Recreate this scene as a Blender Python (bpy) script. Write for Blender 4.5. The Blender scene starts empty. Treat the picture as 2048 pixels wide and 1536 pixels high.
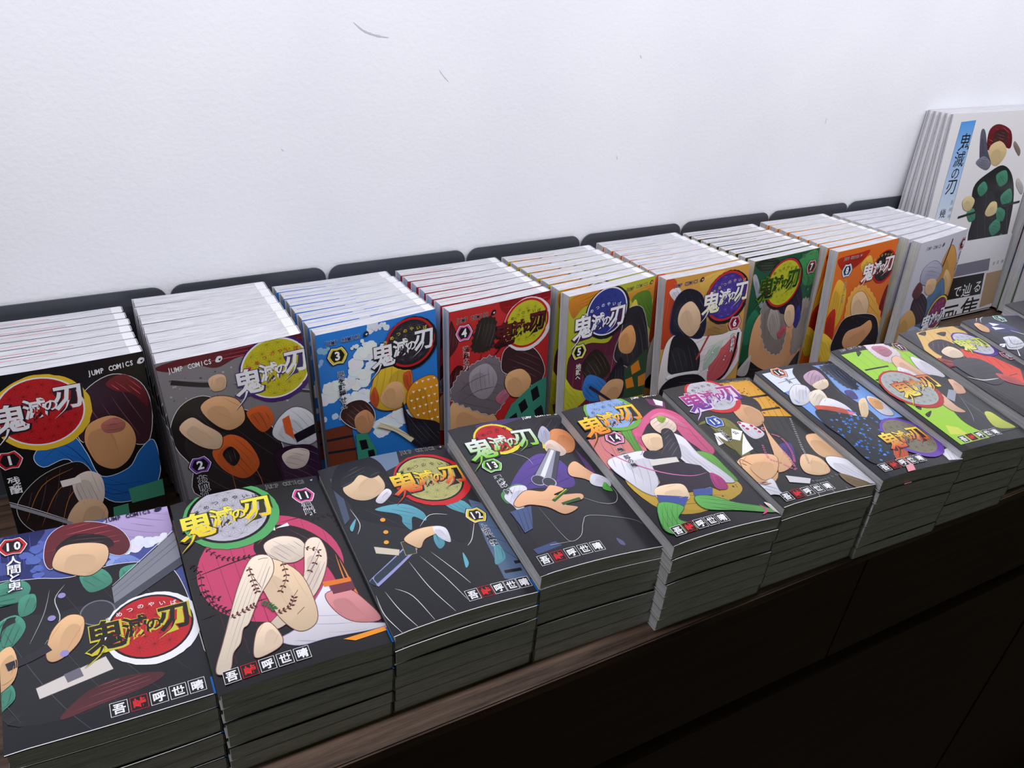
import bpy, bmesh, math, random
from math import sin, cos, pi, hypot, atan2
from mathutils import Vector, Matrix
from mathutils.geometry import tessellate_polygon

random.seed(7)
scene = bpy.context.scene
COL = scene.collection

# ------------------------------------------------------------------ camera, light, exposure
cam_data = bpy.data.cameras.new('camera')
cam = bpy.data.objects.new('camera', cam_data)
COL.objects.link(cam)
cam_data.sensor_width = 36.0
cam_data.lens = 36.0 * 1636.49 / 2048.0
cam_data.clip_start = 0.02
cam.matrix_world = (Matrix.Translation((0.08183, -0.44841, 0.51781))
                    @ Matrix.Rotation(-0.55133, 4, 'Z') @ Matrix.Rotation(1.01770, 4, 'X')
                    @ Matrix.Rotation(0.10531, 4, 'Z'))
scene.camera = cam

world = bpy.data.worlds.new('room_dim')
scene.world = world
world.use_nodes = True
bg = world.node_tree.nodes['Background']
bg.inputs['Color'].default_value = (0.97, 1.0, 0.76, 1)
bg.inputs['Strength'].default_value = 0.077


def strip_light(name, x0, x1, y, z, watts, width=0.03, tilt=0.0, color=(0.93, 0.93, 1.0)):
    d = bpy.data.lights.new(name, 'AREA')
    d.shape = 'RECTANGLE'
    d.size = x1 - x0
    d.size_y = width
    d.energy = watts
    d.color = color
    o = bpy.data.objects.new(name, d)
    COL.objects.link(o)
    o.location = ((x0 + x1) / 2, y, z)
    o.rotation_euler = (tilt, 0, 0)
    return o


strip_light('led_strip', -0.6, 2.4, -0.085, 0.66, 12.6, tilt=0.34)
scene.view_settings.view_transform = 'Standard'
scene.view_settings.look = 'None'
scene.view_settings.gamma = 1.0
scene.view_settings.use_curve_mapping = False
scene.view_settings.exposure = 0.0


# ------------------------------------------------------------------ materials
def s2l(c):
    c = c / 255.0
    return c / 12.92 if c <= 0.04045 else ((c + 0.055) / 1.055) ** 2.4


def lin(c):
    return (s2l(c[0]), s2l(c[1]), s2l(c[2]), 1.0)


def ink(c):
    # printed colour: a little below the seen colour, the gloss adds the rest
    return tuple(max(v * 0.92 - 0.004, 0.003) for v in lin(c)[:3])


def new_mat(name, rough=0.5, spec=0.5):
    m = bpy.data.materials.new(name)
    m.use_nodes = True
    b = m.node_tree.nodes['Principled BSDF']
    b.inputs['Roughness'].default_value = rough
    b.inputs['Specular IOR Level'].default_value = spec
    return m, m.node_tree, b


def plain(name, rgb, rough=0.5, spec=0.5):
    m, nt, b = new_mat(name, rough, spec)
    b.inputs['Base Color'].default_value = lin(rgb)
    n = nt.nodes.new('ShaderNodeTexNoise')
    n.inputs['Scale'].default_value = 300
    bu = nt.nodes.new('ShaderNodeBump')
    bu.inputs['Strength'].default_value = 0.03
    bu.inputs['Distance'].default_value = 0.0005
    nt.links.new(n.outputs['Fac'], bu.inputs['Height'])
    nt.links.new(bu.outputs['Normal'], b.inputs['Normal'])
    return m


def mat_print():
    m, nt, b = new_mat('glossy_print', 0.27, 0.5)
    a = nt.nodes.new('ShaderNodeAttribute')
    a.attribute_name = 'ink'
    nt.links.new(a.outputs['Color'], b.inputs['Base Color'])
    return m


def mat_pages(light=(214, 214, 220), dark=(150, 150, 154), glue=True, name='page_edges', k=60):
    m, nt, b = new_mat(name, 0.85, 0.15)
    N = nt.nodes.new
    uv = N('ShaderNodeUVMap')
    uv.uv_map = 'UV'
    oi = N('ShaderNodeObjectInfo')
    mp = N('ShaderNodeMapping')
    mp.inputs['Scale'].default_value = (5.0, k, 1.0)
    nt.links.new(uv.outputs['UV'], mp.inputs['Vector'])
    ad = N('ShaderNodeVectorMath')
    ad.operation = 'ADD'
    nt.links.new(mp.outputs['Vector'], ad.inputs[0])
    ml = N('ShaderNodeMath')
    ml.operation = 'MULTIPLY'
    ml.inputs[1].default_value = 37.0
    nt.links.new(oi.outputs['Random'], ml.inputs[0])
    cb = N('ShaderNodeCombineXYZ')
    nt.links.new(ml.outputs[0], cb.inputs['Z'])
    nt.links.new(cb.outputs[0], ad.inputs[1])
    n1 = N('ShaderNodeTexNoise')
    n1.inputs['Scale'].default_value = 1.0
    n1.inputs['Detail'].default_value = 6.0
    n1.inputs['Roughness'].default_value = 0.65
    nt.links.new(ad.outputs[0], n1.inputs['Vector'])
    rp = N('ShaderNodeValToRGB')
    rp.color_ramp.elements[0].position = 0.36
    rp.color_ramp.elements[1].position = 0.56
    rp.color_ramp.elements[0].color = lin(dark)
    rp.color_ramp.elements[1].color = lin(light)
    nt.links.new(n1.outputs['Fac'], rp.inputs['Fac'])
    last = rp.outputs['Color']
    if glue:
        sx = N('ShaderNodeSeparateXYZ')
        nt.links.new(uv.outputs['UV'], sx.inputs[0])
        g = N('ShaderNodeMath')
        g.operation = 'GREATER_THAN'
        g.inputs[1].default_value = 0.92
        nt.links.new(sx.outputs['X'], g.inputs[0])
        g2 = N('ShaderNodeMath')
        g2.operation = 'MULTIPLY'
        g2.inputs[1].default_value = 0.75
        nt.links.new(g.outputs[0], g2.inputs[0])
        mx = N('ShaderNodeMix')
        mx.data_type = 'RGBA'
        nt.links.new(g2.outputs[0], mx.inputs['Factor'])
        nt.links.new(last, mx.inputs['A'])
        mx.inputs['B'].default_value = lin((232, 232, 236))
        last = mx.outputs['Result']
    nt.links.new(last, b.inputs['Base Color'])
    bu = N('ShaderNodeBump')
    bu.inputs['Strength'].default_value = 0.5
    bu.inputs['Distance'].default_value = 0.0004
    nt.links.new(n1.outputs['Fac'], bu.inputs['Height'])
    nt.links.new(bu.outputs['Normal'], b.inputs['Normal'])
    return m


def mat_wood(name, c0, c1, rough=0.45, scale=(3.0, 60.0, 60.0)):
    m, nt, b = new_mat(name, rough, 0.4)
    N = nt.nodes.new
    tc = N('ShaderNodeTexCoord')
    mp = N('ShaderNodeMapping')
    mp.inputs['Scale'].default_value = scale
    nt.links.new(tc.outputs['Object'], mp.inputs['Vector'])
    n1 = N('ShaderNodeTexNoise')
    n1.inputs['Scale'].default_value = 2.2
    n1.inputs['Detail'].default_value = 8.0
    n1.inputs['Roughness'].default_value = 0.7
    nt.links.new(mp.outputs['Vector'], n1.inputs['Vector'])
    rp = N('ShaderNodeValToRGB')
    rp.color_ramp.elements[0].position = 0.35
    rp.color_ramp.elements[1].position = 0.68
    rp.color_ramp.elements[0].color = lin(c0)
    rp.color_ramp.elements[1].color = lin(c1)
    nt.links.new(n1.outputs['Fac'], rp.inputs['Fac'])
    nt.links.new(rp.outputs['Color'], b.inputs['Base Color'])
    bu = N('ShaderNodeBump')
    bu.inputs['Strength'].default_value = 0.4
    bu.inputs['Distance'].default_value = 0.0006
    nt.links.new(n1.outputs['Fac'], bu.inputs['Height'])
    nt.links.new(bu.outputs['Normal'], b.inputs['Normal'])
    return m


def mat_wall():
    m, nt, b = new_mat('plaster_wall', 0.7, 0.25)
    N = nt.nodes.new
    tc = N('ShaderNodeTexCoord')
    n1 = N('ShaderNodeTexNoise')
    n1.inputs['Scale'].default_value = 260
    n1.inputs['Detail'].default_value = 4
    nt.links.new(tc.outputs['Object'], n1.inputs['Vector'])
    n2 = N('ShaderNodeTexNoise')
    n2.inputs['Scale'].default_value = 9
    n2.inputs['Detail'].default_value = 5
    nt.links.new(tc.outputs['Object'], n2.inputs['Vector'])
    rp = N('ShaderNodeValToRGB')
    rp.color_ramp.elements[0].position = 0.3
    rp.color_ramp.elements[1].position = 0.7
    rp.color_ramp.elements[0].color = lin((226, 227, 233))
    rp.color_ramp.elements[1].color = lin((231, 232, 237))
    nt.links.new(n2.outputs['Fac'], rp.inputs['Fac'])
    nt.links.new(rp.outputs['Color'], b.inputs['Base Color'])
    bu = N('ShaderNodeBump')
    bu.inputs['Strength'].default_value = 0.5
    bu.inputs['Distance'].default_value = 0.0007
    nt.links.new(n1.outputs['Fac'], bu.inputs['Height'])
    nt.links.new(bu.outputs['Normal'], b.inputs['Normal'])
    return m


M_PRINT = mat_print()
M_PAGES = mat_pages()
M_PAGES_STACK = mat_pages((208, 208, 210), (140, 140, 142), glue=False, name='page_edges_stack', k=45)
M_ARTPAGES = mat_pages((214, 214, 222), (120, 120, 130), glue=False, name='art_book_pages', k=26)
M_WALL = mat_wall()
M_WOOD_TOP = mat_wood('dark_wood_top', (44, 30, 24), (108, 86, 70))
M_WOOD = mat_wood('dark_wood_front', (50, 36, 27), (68, 50, 38), 0.5)
M_EDGE = plain('jacket_paper_edge', (206, 206, 212), .6, .2)
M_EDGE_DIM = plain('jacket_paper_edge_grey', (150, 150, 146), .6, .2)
M_GAP = plain('black_recess', (6, 6, 6), 0.9, 0.1)
M_PLATE = plain('black_metal', (66, 69, 77), 0.5, 0.5)
M_SCUFF = plain('grey_scuff', (188, 187, 196), 0.8, 0.1)
_cm = {}


def colour_mat(rgb, rough=0.27):
    k = (tuple(rgb), rough)
    if k not in _cm:
        _cm[k] = plain('cover_stock', rgb, rough, 0.5)
    return _cm[k]


# ------------------------------------------------------------------ object helpers
def mesh_obj(name, verts, faces, mat, parent=None, smooth=False, uvs=None, mw=None):
    me = bpy.data.meshes.new(name)
    me.from_pydata(verts, [], faces)
    if uvs is not None:
        ul = me.uv_layers.new(name='UV')
        flat = []
        for f in uvs:
            for q in f:
                flat.extend(q)
        ul.data.foreach_set('uv', flat)
    me.materials.append(mat)
    if smooth:
        me.polygons.foreach_set('use_smooth', [True] * len(me.polygons))
    me.update()
    o = bpy.data.objects.new(name, me)
    COL.objects.link(o)
    if parent is not None:
        o.parent = parent
    return o


def thing(name, label, cat, mw=None, group=None):
    o = bpy.data.objects.new(name, None)
    o.empty_display_size = 0.02
    COL.objects.link(o)
    if mw is not None:
        o.matrix_world = mw
    o['label'] = label
    o['category'] = cat
    if group:
        o['group'] = group
    return o


def box(name, x0, x1, y0, y1, z0, z1, mat, parent=None, bevel=0.0):
    bm = bmesh.new()
    bmesh.ops.create_cube(bm, size=1.0)
    for v in bm.verts:
        v.co = Vector((x0 + (v.co.x + .5) * (x1 - x0), y0 + (v.co.y + .5) * (y1 - y0), z0 + (v.co.z + .5) * (z1 - z0)))
    if bevel:
        bmesh.ops.bevel(bm, geom=bm.edges[:], offset=bevel, segments=2, affect='EDGES')
    me = bpy.data.meshes.new(name)
    bm.to_mesh(me)
    bm.free()
    me.materials.append(mat)
    o = bpy.data.objects.new(name, me)
    COL.objects.link(o)
    if parent is not None:
        o.parent = parent
    return o


# ------------------------------------------------------------------ lettering: glyph outlines as triangles
_gl = {}


def glyph(ch, off):
    k = (ch, off)
    if k in _gl:
        return _gl[k]
    cu = bpy.data.curves.new('glyph', 'FONT')
    cu.body = ch
    cu.offset = off
    cu.resolution_u = 2
    cu.fill_mode = 'FRONT'
    ob = bpy.data.objects.new('glyph', cu)
    me = ob.to_mesh()
    me.calc_loop_triangles()
    vs = [(v.co.x, v.co.y) for v in me.vertices]
    tr = [tuple(vs[i] for i in t.vertices) for t in me.loop_triangles]
    ob.to_mesh_clear()
    bpy.data.objects.remove(ob)
    bpy.data.curves.remove(cu)
    if vs:
        bb = (min(v[0] for v in vs), max(v[0] for v in vs), min(v[1] for v in vs), max(v[1] for v in vs))
    else:
        bb = (0, .3, 0, .7)
    _gl[k] = (tr, bb)
    return _gl[k]


def smooth_closed(p, n=5):
    out = []
    L = len(p)
    for i in range(L):
        a, b, c, d = p[i - 1], p[i], p[(i + 1) % L], p[(i + 2) % L]
        for k in range(n):
            t = k / n
            out.append(tuple(0.5 * (2 * b[j] + (c[j] - a[j]) * t + (2 * a[j] - 5 * b[j] + 4 * c[j] - d[j]) * t * t
                                    + (3 * b[j] - a[j] - 3 * c[j] + d[j]) * t ** 3) for j in (0, 1)))
    return out


def smooth_open(p, n=5):
    if len(p) < 3:
        return list(p)
    out = []
    L = len(p)
    for i in range(L - 1):
        a, b, c, d = p[max(i - 1, 0)], p[i], p[i + 1], p[min(i + 2, L - 1)]
        for k in range(n):
            t = k / n
            out.append(tuple(0.5 * (2 * b[j] + (c[j] - a[j]) * t + (2 * a[j] - 5 * b[j] + 4 * c[j] - d[j]) * t * t
                                    + (3 * b[j] - a[j] - 3 * c[j] + d[j]) * t ** 3) for j in (0, 1)))
    out.append(p[-1])
    return out


def clip_half(poly, ax, val, keep_greater):
    out = []
    n = len(poly)
    for i in range(n):
        a, b = poly[i], poly[(i + 1) % n]
        ia = (a[ax] >= val) == keep_greater or a[ax] == val
        ib = (b[ax] >= val) == keep_greater or b[ax] == val
        if ia:
            out.append(a)
        if ia != ib:
            t = (val - a[ax]) / (b[ax] - a[ax])
            out.append(tuple(a[j] + (b[j] - a[j]) * t for j in range(len(a))))
    return out


class Print:
    """flat artwork in millimetres, x to the right, y down from the top left corner of the cover"""

    def __init__(self, w, h, strips=10):
        self.w, self.h = w, h
        self.strips = strips
        self.polys = []      # (layer, [(x, y, r, g, b), ...])
        self.grid = {}

    def layer_for(self, bb):
        cells = [(i, j) for i in range(int(bb[0] // 5), int(bb[1] // 5) + 1) for j in range(int(bb[2] // 5), int(bb[3] // 5) + 1)]
        L = 1 + max([self.grid.get(c, 0) for c in cells] or [0])
        for c in cells:
            self.grid[c] = L
        return L

    def tris(self, tris, col, col2=None, y0=0, y1=1, layer=None):
        xs = [p[0] for t in tris for p in t]
        if not xs:
            return None
        ys = [p[1] for t in tris for p in t]
        bb = (max(min(xs), 0), min(max(xs), self.w), max(min(ys), 0), min(max(ys), self.h))
        if bb[0] >= bb[1] or bb[2] >= bb[3]:
            return None
        L = layer or self.layer_for(bb)
        c1 = ink(col)
        c2 = ink(col2) if col2 else c1
        sw = self.w / self.strips
        for t in tris:
            pt = []
            for p in t:
                f = min(max((p[1] - y0) / (y1 - y0), 0), 1) if col2 else 0
                pt.append((p[0], p[1], c1[0] + (c2[0] - c1[0]) * f, c1[1] + (c2[1] - c1[1]) * f, c1[2] + (c2[2] - c1[2]) * f))
            mnx, mxx = min(p[0] for p in pt), max(p[0] for p in pt)
            mny, mxy = min(p[1] for p in pt), max(p[1] for p in pt)
            if mxx <= 0 or mnx >= self.w or mxy <= 0 or mny >= self.h:
                continue
            if mny < 0:
                pt = clip_half(pt, 1, 0.0, True)
            if mxy > self.h and pt:
                pt = clip_half(pt, 1, self.h, False)
            if not pt:
                continue
            i0 = max(int(mnx // sw), 0)
            i1 = min(int(mxx // sw), self.strips - 1)
            for i in range(i0, i1 + 1):
                q = pt
                if mnx < i * sw:
                    q = clip_half(q, 0, i * sw, True)
                if mxx > (i + 1) * sw and q:
                    q = clip_half(q, 0, (i + 1) * sw, False)
                if len(q) >= 3:
                    self.polys.append((L, q))
        return L

    def poly(self, pts, col, **k):
        v = [Vector((p[0], p[1], 0)) for p in pts]
        t = tessellate_polygon([v])
        return self.tris([tuple(pts[i] for i in f) for f in t], col, **k)

    def stroke(self, pts, w, col, closed=False, taper=False, layer=None):
        n = len(pts)
        if n < 2:
            return
        L, R = [], []
        for i in range(n):
            a = pts[i - 1] if (i or closed) else pts[i]
            b = pts[(i + 1) % n] if (i < n - 1 or closed) else pts[i]
            dx, dy = b[0] - a[0], b[1] - a[1]
            m = hypot(dx, dy) or 1
            ww = w / 2
            if taper:
                ww *= max(1 - i / (n - 1), 0.06) if taper == 1 else sin(pi * (i + .3) / (n + .3))
            L.append((pts[i][0] - dy / m * ww, pts[i][1] + dx / m * ww))
            R.append((pts[i][0] + dy / m * ww, pts[i][1] - dx / m * ww))
        T = []
        for i in range(n if closed else n - 1):
            j = (i + 1) % n
            T.append((L[i], L[j], R[j]))
            T.append((L[i], R[j], R[i]))
        return self.tris(T, col, layer=layer)

    def char(self, ch, cx, cy, size, col, off=0.02, col2=None, xs=1.0, sk=0.0, out=None, ow=0.035):
        if out is not None:
            self.char(ch, cx, cy, size, out, off + ow, xs=xs, sk=sk)
        if ord(ch) < 128 and off > 0:
            off = off
        tr, bb = glyph(ch, round(off, 3))
        mx = (bb[0] + bb[1]) / 2
        my = (bb[2] + bb[3]) / 2
        if ord(ch) > 128:
            mx, my = 0.5, 0.38
        T = [tuple((cx + ((p[0] - mx) * xs + (p[1] - my) * sk) * size, cy - (p[1] - my) * size) for p in t) for t in tr]
        self.tris(T, col, col2, cy - size * .45, cy + size * .45)

    def disc(self, c, r, col, n=40, jag=0.0):
        pts = []
        for i in range(n):
            a = 2 * pi * i / n
            rr = r * (1 + random.uniform(-jag, jag))
            pts.append((c[0] + rr * cos(a), c[1] + rr * sin(a)))
        self.poly(pts, col)

    def star_lattice(self, c, r, col):
        s = 9.0
        for i in range(-6, 7):
            for j in range(-6, 7):
                x = c[0] + (i + (j % 2) * .5) * s
                y = c[1] + j * s * .866
                if hypot(x - c[0], y - c[1]) > r - 1:
                    continue
                for k in range(12):
                    a = k * pi / 6
                    ln = s * .5 / cos(pi / 6) if k % 2 else s * .5
                    q = (x + ln * cos(a), y + ln * sin(a))
                    if hypot(q[0] - c[0], q[1] - c[1]) < r - .5:
                        self.stroke([(x, y), q], .22, col, layer=self._sl)


def inside(pt, poly):
    c = False
    n = len(poly)
    for i in range(n):
        a, b = poly[i], poly[i - 1]
        if (a[1] > pt[1]) != (b[1] > pt[1]) and pt[0] < (b[0] - a[0]) * (pt[1] - a[1]) / (b[1] - a[1]) + a[0]:
            c = not c
    return c


def shade(P, pts, col):
    n = len(pts)
    area = abs(sum(pts[i][0] * pts[(i + 1) % n][1] - pts[(i + 1) % n][0] * pts[i][1] for i in range(n))) / 2
    ys = [p[1] for p in pts]
    if area < 40:
        P.poly(pts, col)
        return
    br = sum(col) / 3
    low = tuple(int(v * (.80 if br > 60 else 1.25)) for v in col)
    P.poly(pts, col, col2=low, y0=min(ys), y1=max(ys))
    cx = sum(p[0] for p in pts) / n
    cy = sum(p[1] for p in pts) / n
    sxx = sum((p[0] - cx) ** 2 for p in pts) / n
    syy = sum((p[1] - cy) ** 2 for p in pts) / n
    sxy = sum((p[0] - cx) * (p[1] - cy) for p in pts) / n
    a = .5 * atan2(2 * sxy, sxx - syy)
    ex, ey = cos(a), sin(a)
    la = 2.4 * math.sqrt(max(sxx * ex * ex + 2 * sxy * ex * ey + syy * ey * ey, 1))
    lb = 2.0 * math.sqrt(max(sxx * ey * ey - 2 * sxy * ex * ey + syy * ex * ex, 1))
    cel = tuple(min(255, int(v * (.86 if br > 60 else 1.0) + (0 if br > 60 else 12))) for v in col)
    q = [(cx + (p[0] - cx) * .55 - ey * lb * .22, cy + (p[1] - cy) * .62 + abs(ex) * lb * .22) for p in pts]
    if all(inside(p, pts) for p in q[::3]):
        P.poly(q, cel)
    m = min(9, 2 + int(area / 90))
    if br < 75:
        lc = tuple(min(255, int(v * 1.9 + 26)) for v in col)
    elif min(col) > 200:
        lc = (150, 146, 176)
    elif col[0] > 205 and 130 < col[1] < 240 and col[2] > 80:
        lc = tuple(int(v * f_) for v, f_ in zip(col, (.86, .74, .68)))
        m = max(2, m // 3)
    else:
        lc = tuple(int(v * .62) for v in col)
    ph = random.uniform(0, 6)
    for i in range(m):
        off = (i + .5) / m * 2 - 1
        run, best = [], []
        for k in range(25):
            f = k / 24 * 2 - 1
            u_ = f * la
            w_ = off * lb * (1 - .25 * f * f) + .16 * lb * sin(2.2 * f + ph)
            p = (cx + ex * u_ - ey * w_, cy + ey * u_ + ex * w_)
            if inside(p, pts):
                run.append(p)
            else:
                if len(run) > len(best):
                    best = run
                run = []
        if len(run) > len(best):
            best = run
        k0 = random.randint(0, max(0, len(best) // 3))
        best = best[k0:len(best) - random.randint(0, max(0, len(best) // 4))]
        if len(best) >= 4:
            P.stroke(best, random.choice((.25, .35, .5)), lc, taper=2)


OUT = (1,)


def draw(P, ops):
    jump = None
    lg = None
    kana = None
    for op in ops:
        t = op[0]
        if t == 'k':
            base = smooth_closed(op[2], 7)
            n = len(base)
            pts = []
            for i in range(n):
                a, b = base[i - 1], base[(i + 1) % n]
                dx, dy = b[0] - a[0], b[1] - a[1]
                m = hypot(dx, dy) or 1
                h = random.uniform(.9, 2.6) if i % 2 else -.3
                pts.append((base[i][0] + OUT[0] * dy / m * h, base[i][1] - OUT[0] * dx / m * h))
            ar = sum(base[i][0] * base[(i + 1) % n][1] - base[(i + 1) % n][0] * base[i][1] for i in range(n))
            if ar > 0:
                pts = [(q[0] * 1.0, q[1]) for q in pts]
            shade(P, pts, op[1])
            if op[3]:
                P.stroke(pts, .4, op[3], closed=True)
        elif t == 'cl':
            pts = smooth_open(op[2], 4)
            for q in pts:
                for _ in range(3):
                    P.disc((q[0] + random.uniform(-1, 1) * op[3], q[1] + random.uniform(-.6, .6) * op[3]), op[3] * random.uniform(.25, .7), tuple(int(v * random.uniform(.94, 1.0)) for v in op[1]), 14, .12)
        elif t in ('b', 'p'):
            pts = smooth_closed(op[2]) if t == 'b' else list(op[2])
            if t == 'b':
                shade(P, pts, op[1])
            else:
                P.poly(pts, op[1])
            if op[3]:
                P.stroke(pts, .5, op[3], closed=True)
        elif t == 'pg':
            v = [Vector((p[0], p[1], 0)) for p in op[3]]
            P.tris([tuple(op[3][i] for i in f) for f in tessellate_polygon([v])], op[1], op[2], op[3][0][1], (op[3][0][1] + op[3][2][1]) / 2)
        elif t == 'lx':
            P.stroke(op[3], op[1], op[2])
        elif t == 'ch':
            P.char(op[1], op[2][0], op[2][1], op[3], op[4], .004)
        elif t == 'l':
            P.stroke(smooth_open(op[3]), op[2], op[1], taper=2 if op[2] < 2.4 else False)
        elif t == 'vine':
            pts = smooth_open(op[2], 6)
            P.stroke(pts, .35, op[1])
            for i in range(1, len(pts), 2):
                a = atan2(pts[i][1] - pts[i - 1][1], pts[i][0] - pts[i - 1][0])
                for s in (-1, 1):
                    b = a + s * .9
                    q = pts[i]
                    e = (q[0] + 3.0 * cos(b), q[1] + 3.0 * sin(b))
                    m = ((q[0] + e[0]) / 2, (q[1] + e[1]) / 2)
                    nx, ny = -sin(b) * .8, cos(b) * .8
                    P.poly([q, (m[0] + nx, m[1] + ny), e, (m[0] - nx, m[1] - ny)], op[1])
        elif t == 'chain':
            pts = smooth_open(op[2], 8)
            acc = 0
            for i in range(1, len(pts)):
                acc += hypot(pts[i][0] - pts[i - 1][0], pts[i][1] - pts[i - 1][1])
                if acc > 1.9:
                    acc = 0
                    c = [(pts[i][0] + 1.0 * cos(k * pi / 4), pts[i][1] + .8 * sin(k * pi / 4)) for k in range(8)]
                    P.stroke(c, .5, op[1], closed=True)
        elif t == 'spots':
            (x0, y0), (x1, y1) = op[2], op[3]
            for _ in range(op[4]):
                cx, cy = random.uniform(min(x0, x1), max(x0, x1)), random.uniform(min(y0, y1), max(y0, y1))
                n = random.choice((3, 4, 5))
                a0 = random.random() * 6
                r = op[5] * random.uniform(.5, 1.1)
                P.poly([(cx + r * (1 if k % 2 else .45) * cos(a0 + k * pi / n), cy + r * (1 if k % 2 else .45) * sin(a0 + k * pi / n)) for k in range(2 * n)], op[1])
        elif t == 'tris':
            (x0, y0), (x1, y1) = op[2], op[3]
            n = 5
            for i in range(n):
                for j in range(6):
                    cx = x0 + (x1 - x0) * (i + .5 + (j % 2) * .4) / n
                    cy = y0 + (y1 - y0) * (j + .5) / 6
                    if i == 0 and j in (0, 4, 5):
                        continue
                    r = op[5] * .6
                    P.poly([(cx - r, cy - r * .7), (cx + r, cy - r * .5), (cx, cy + r)], op[1])
        elif t == 'disc':
            c, r = op[2], op[3]
            rings = op[4]
            for i, (col, f) in reversed(list(enumerate(rings))):
                k = r * (f - 1)
                big = f > 1.1
                cc = (c[0] + (k * .25 if big else 0), c[1] + (k * .3 if big else 0))
                P.disc(cc, r * f, col, 64 if big else 40, 0.012 if big else 0)
            P.disc(c, r, op[1])
            if r > 15 and rings:
                f = op[1]
                br = sum(f) / 3
                k = .72 if br > 80 else 1.6
                lc = tuple(min(255, int(v * k + (0 if br > 80 else 22))) for v in f)
                P._sl = P.layer_for((c[0] - r, c[0] + r, c[1] - r, c[1] + r))
                P.star_lattice(c, r, lc)
        elif t == 'logo':
            lg = op
        elif t == 'kana':
            kana = op[1]
        elif t == 'badge':
            (cx, cy), col, n, inner = op[1:5]

            def hexa(s):
                s *= 1.16
                return [(cx - 6.6 * s, cy), (cx - 5.2 * s, cy - 3.2 * s), (cx - 3.4 * s, cy - 6.0 * s), (cx, cy - 5.4 * s), (cx + 3.4 * s, cy - 6.0 * s), (cx + 5.2 * s, cy - 3.2 * s),
                        (cx + 6.6 * s, cy), (cx + 5.2 * s, cy + 3.2 * s), (cx + 3.4 * s, cy + 6.0 * s), (cx, cy + 5.4 * s), (cx - 3.4 * s, cy + 6.0 * s), (cx - 5.2 * s, cy + 3.2 * s)]
            P.poly(hexa(1.28), (26, 24, 28))
            P.poly(hexa(1.17), (236, 236, 240))
            P.poly(hexa(1.09), col)
            P.poly(hexa(.84), inner)
            if len(n) == 1:
                P.char(n, cx, cy, 11.5, (240, 240, 244), .035, xs=.9)
            else:
                P.char(n[0], cx - 2.8, cy, 10.8, (240, 240, 244), .035, xs=.74)
                P.char(n[1], cx + 2.8, cy, 10.8, (240, 240, 244), .035, xs=.74)
        elif t == 'sub':
            s, (cx, cy), size, col, out = op[1:6]
            for i, ch in enumerate(s):
                P.char(ch, cx, cy + i * size * 1.0, size * 1.08, col, .018, out=out, ow=.045)
        elif t == 'auth':
            a, b = op[1], op[2]
            for i, ch in enumerate('吾峠呼世晴'):
                cx = a[0] + (b[0] - a[0]) * i / 4
                cy = (a[1] + b[1]) / 2
                col = (214, 40, 44) if i == 1 else (238, 238, 242)
                h = 4.75
                P.poly([(cx - h, cy - h), (cx + h, cy - h), (cx + h, cy + h), (cx - h, cy + h)], (26, 26, 30))
                P.stroke([(cx - h, cy - h), (cx + h, cy - h), (cx + h, cy + h), (cx - h, cy + h)], .42, col, closed=True)
                P.char(ch, cx, cy, 7.4, col, .03)
        elif t == 'jump':
            a, b, col = op[1], op[2], op[3]
            out = op[4]
            s = 'JUMP COMICS'
            D = max(b[0] - a[0], 12)
            st = D / 10.5
            size = min(st / .52, 7.0)
            for i, ch in enumerate(s):
                if ch == ' ':
                    continue
                cx = a[0] + st * (i + .3)
                cy = a[1] + (b[1] - a[1]) * i / 10
                P.char(ch, cx, cy, size * 1.05, col, .026, xs=.68, out=out, ow=.03)
            ex, ey = b[0] + st * 2.0, b[1] - .3
            if ex < P.w - 1:
                r = st * .9
                P.poly(smooth_closed([(ex - r, ey + r * .5), (ex - r * .2, ey - r), (ex + r, ey - r * .8), (ex + r * .9, ey + r * .3), (ex, ey + r * .9)], 3), col)
                P.poly(smooth_closed([(ex - r * .1, ey - r * .1), (ex + r * .7, ey - r * .3), (ex + r * .3, ey + r * .4)], 3), out or (30, 30, 34))
    if lg:
        a, b, c1, c2, out = lg[1:6]
        D = hypot(b[0] - a[0], b[1] - a[1])
        D = max(D, 40)
        u = D / 45.0
        mid = lambda t, dy: (a[0] + (b[0] - a[0]) * t, a[1] + (b[1] - a[1]) * t + dy * u)
        seq = (('鬼', mid(0, 1.5), 27 * u, .95), ('滅', mid(.42, -.5), 19.5 * u, .86), ('の', mid(.68, .8), 12.0 * u, .95), ('刃', mid(1.0, -2.0), 25 * u, .95))
        tail1 = smooth_open([mid(-.06, 10), mid(-.14, 17), mid(-.34, 25)], 6)
        tail2 = smooth_open([mid(.98, 2), mid(.90, 9), mid(.70, 15)], 6)
        for dx, col, g, off, w in ((.45, out, None, .07, 3.4), (0, c1, c2, .026, 2.1)):
            for k, tl in enumerate((tail1, tail2)):
                P.stroke([(p[0] + dx, p[1] + dx) for p in tl], w * u * (1 if k == 0 else .8), col if g is None else g, taper=1)
            for ch, (x, y), s, xs in seq:
                P.char(ch, x + dx, y + dx, s, col, off, col2=g, xs=xs)
        if kana:
            for i, ch in enumerate('きめつのやいば'):
                f = i / 6
                x = a[0] + 3 * u + (b[0] - a[0] - 2 * u) * f
                y = a[1] + (b[1] - a[1]) * f - (11.5 + 4.5 * sin(pi * f) + 2.5 * f) * u
                P.char(ch, x, y, 4.6 * u, kana, .01)


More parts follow.
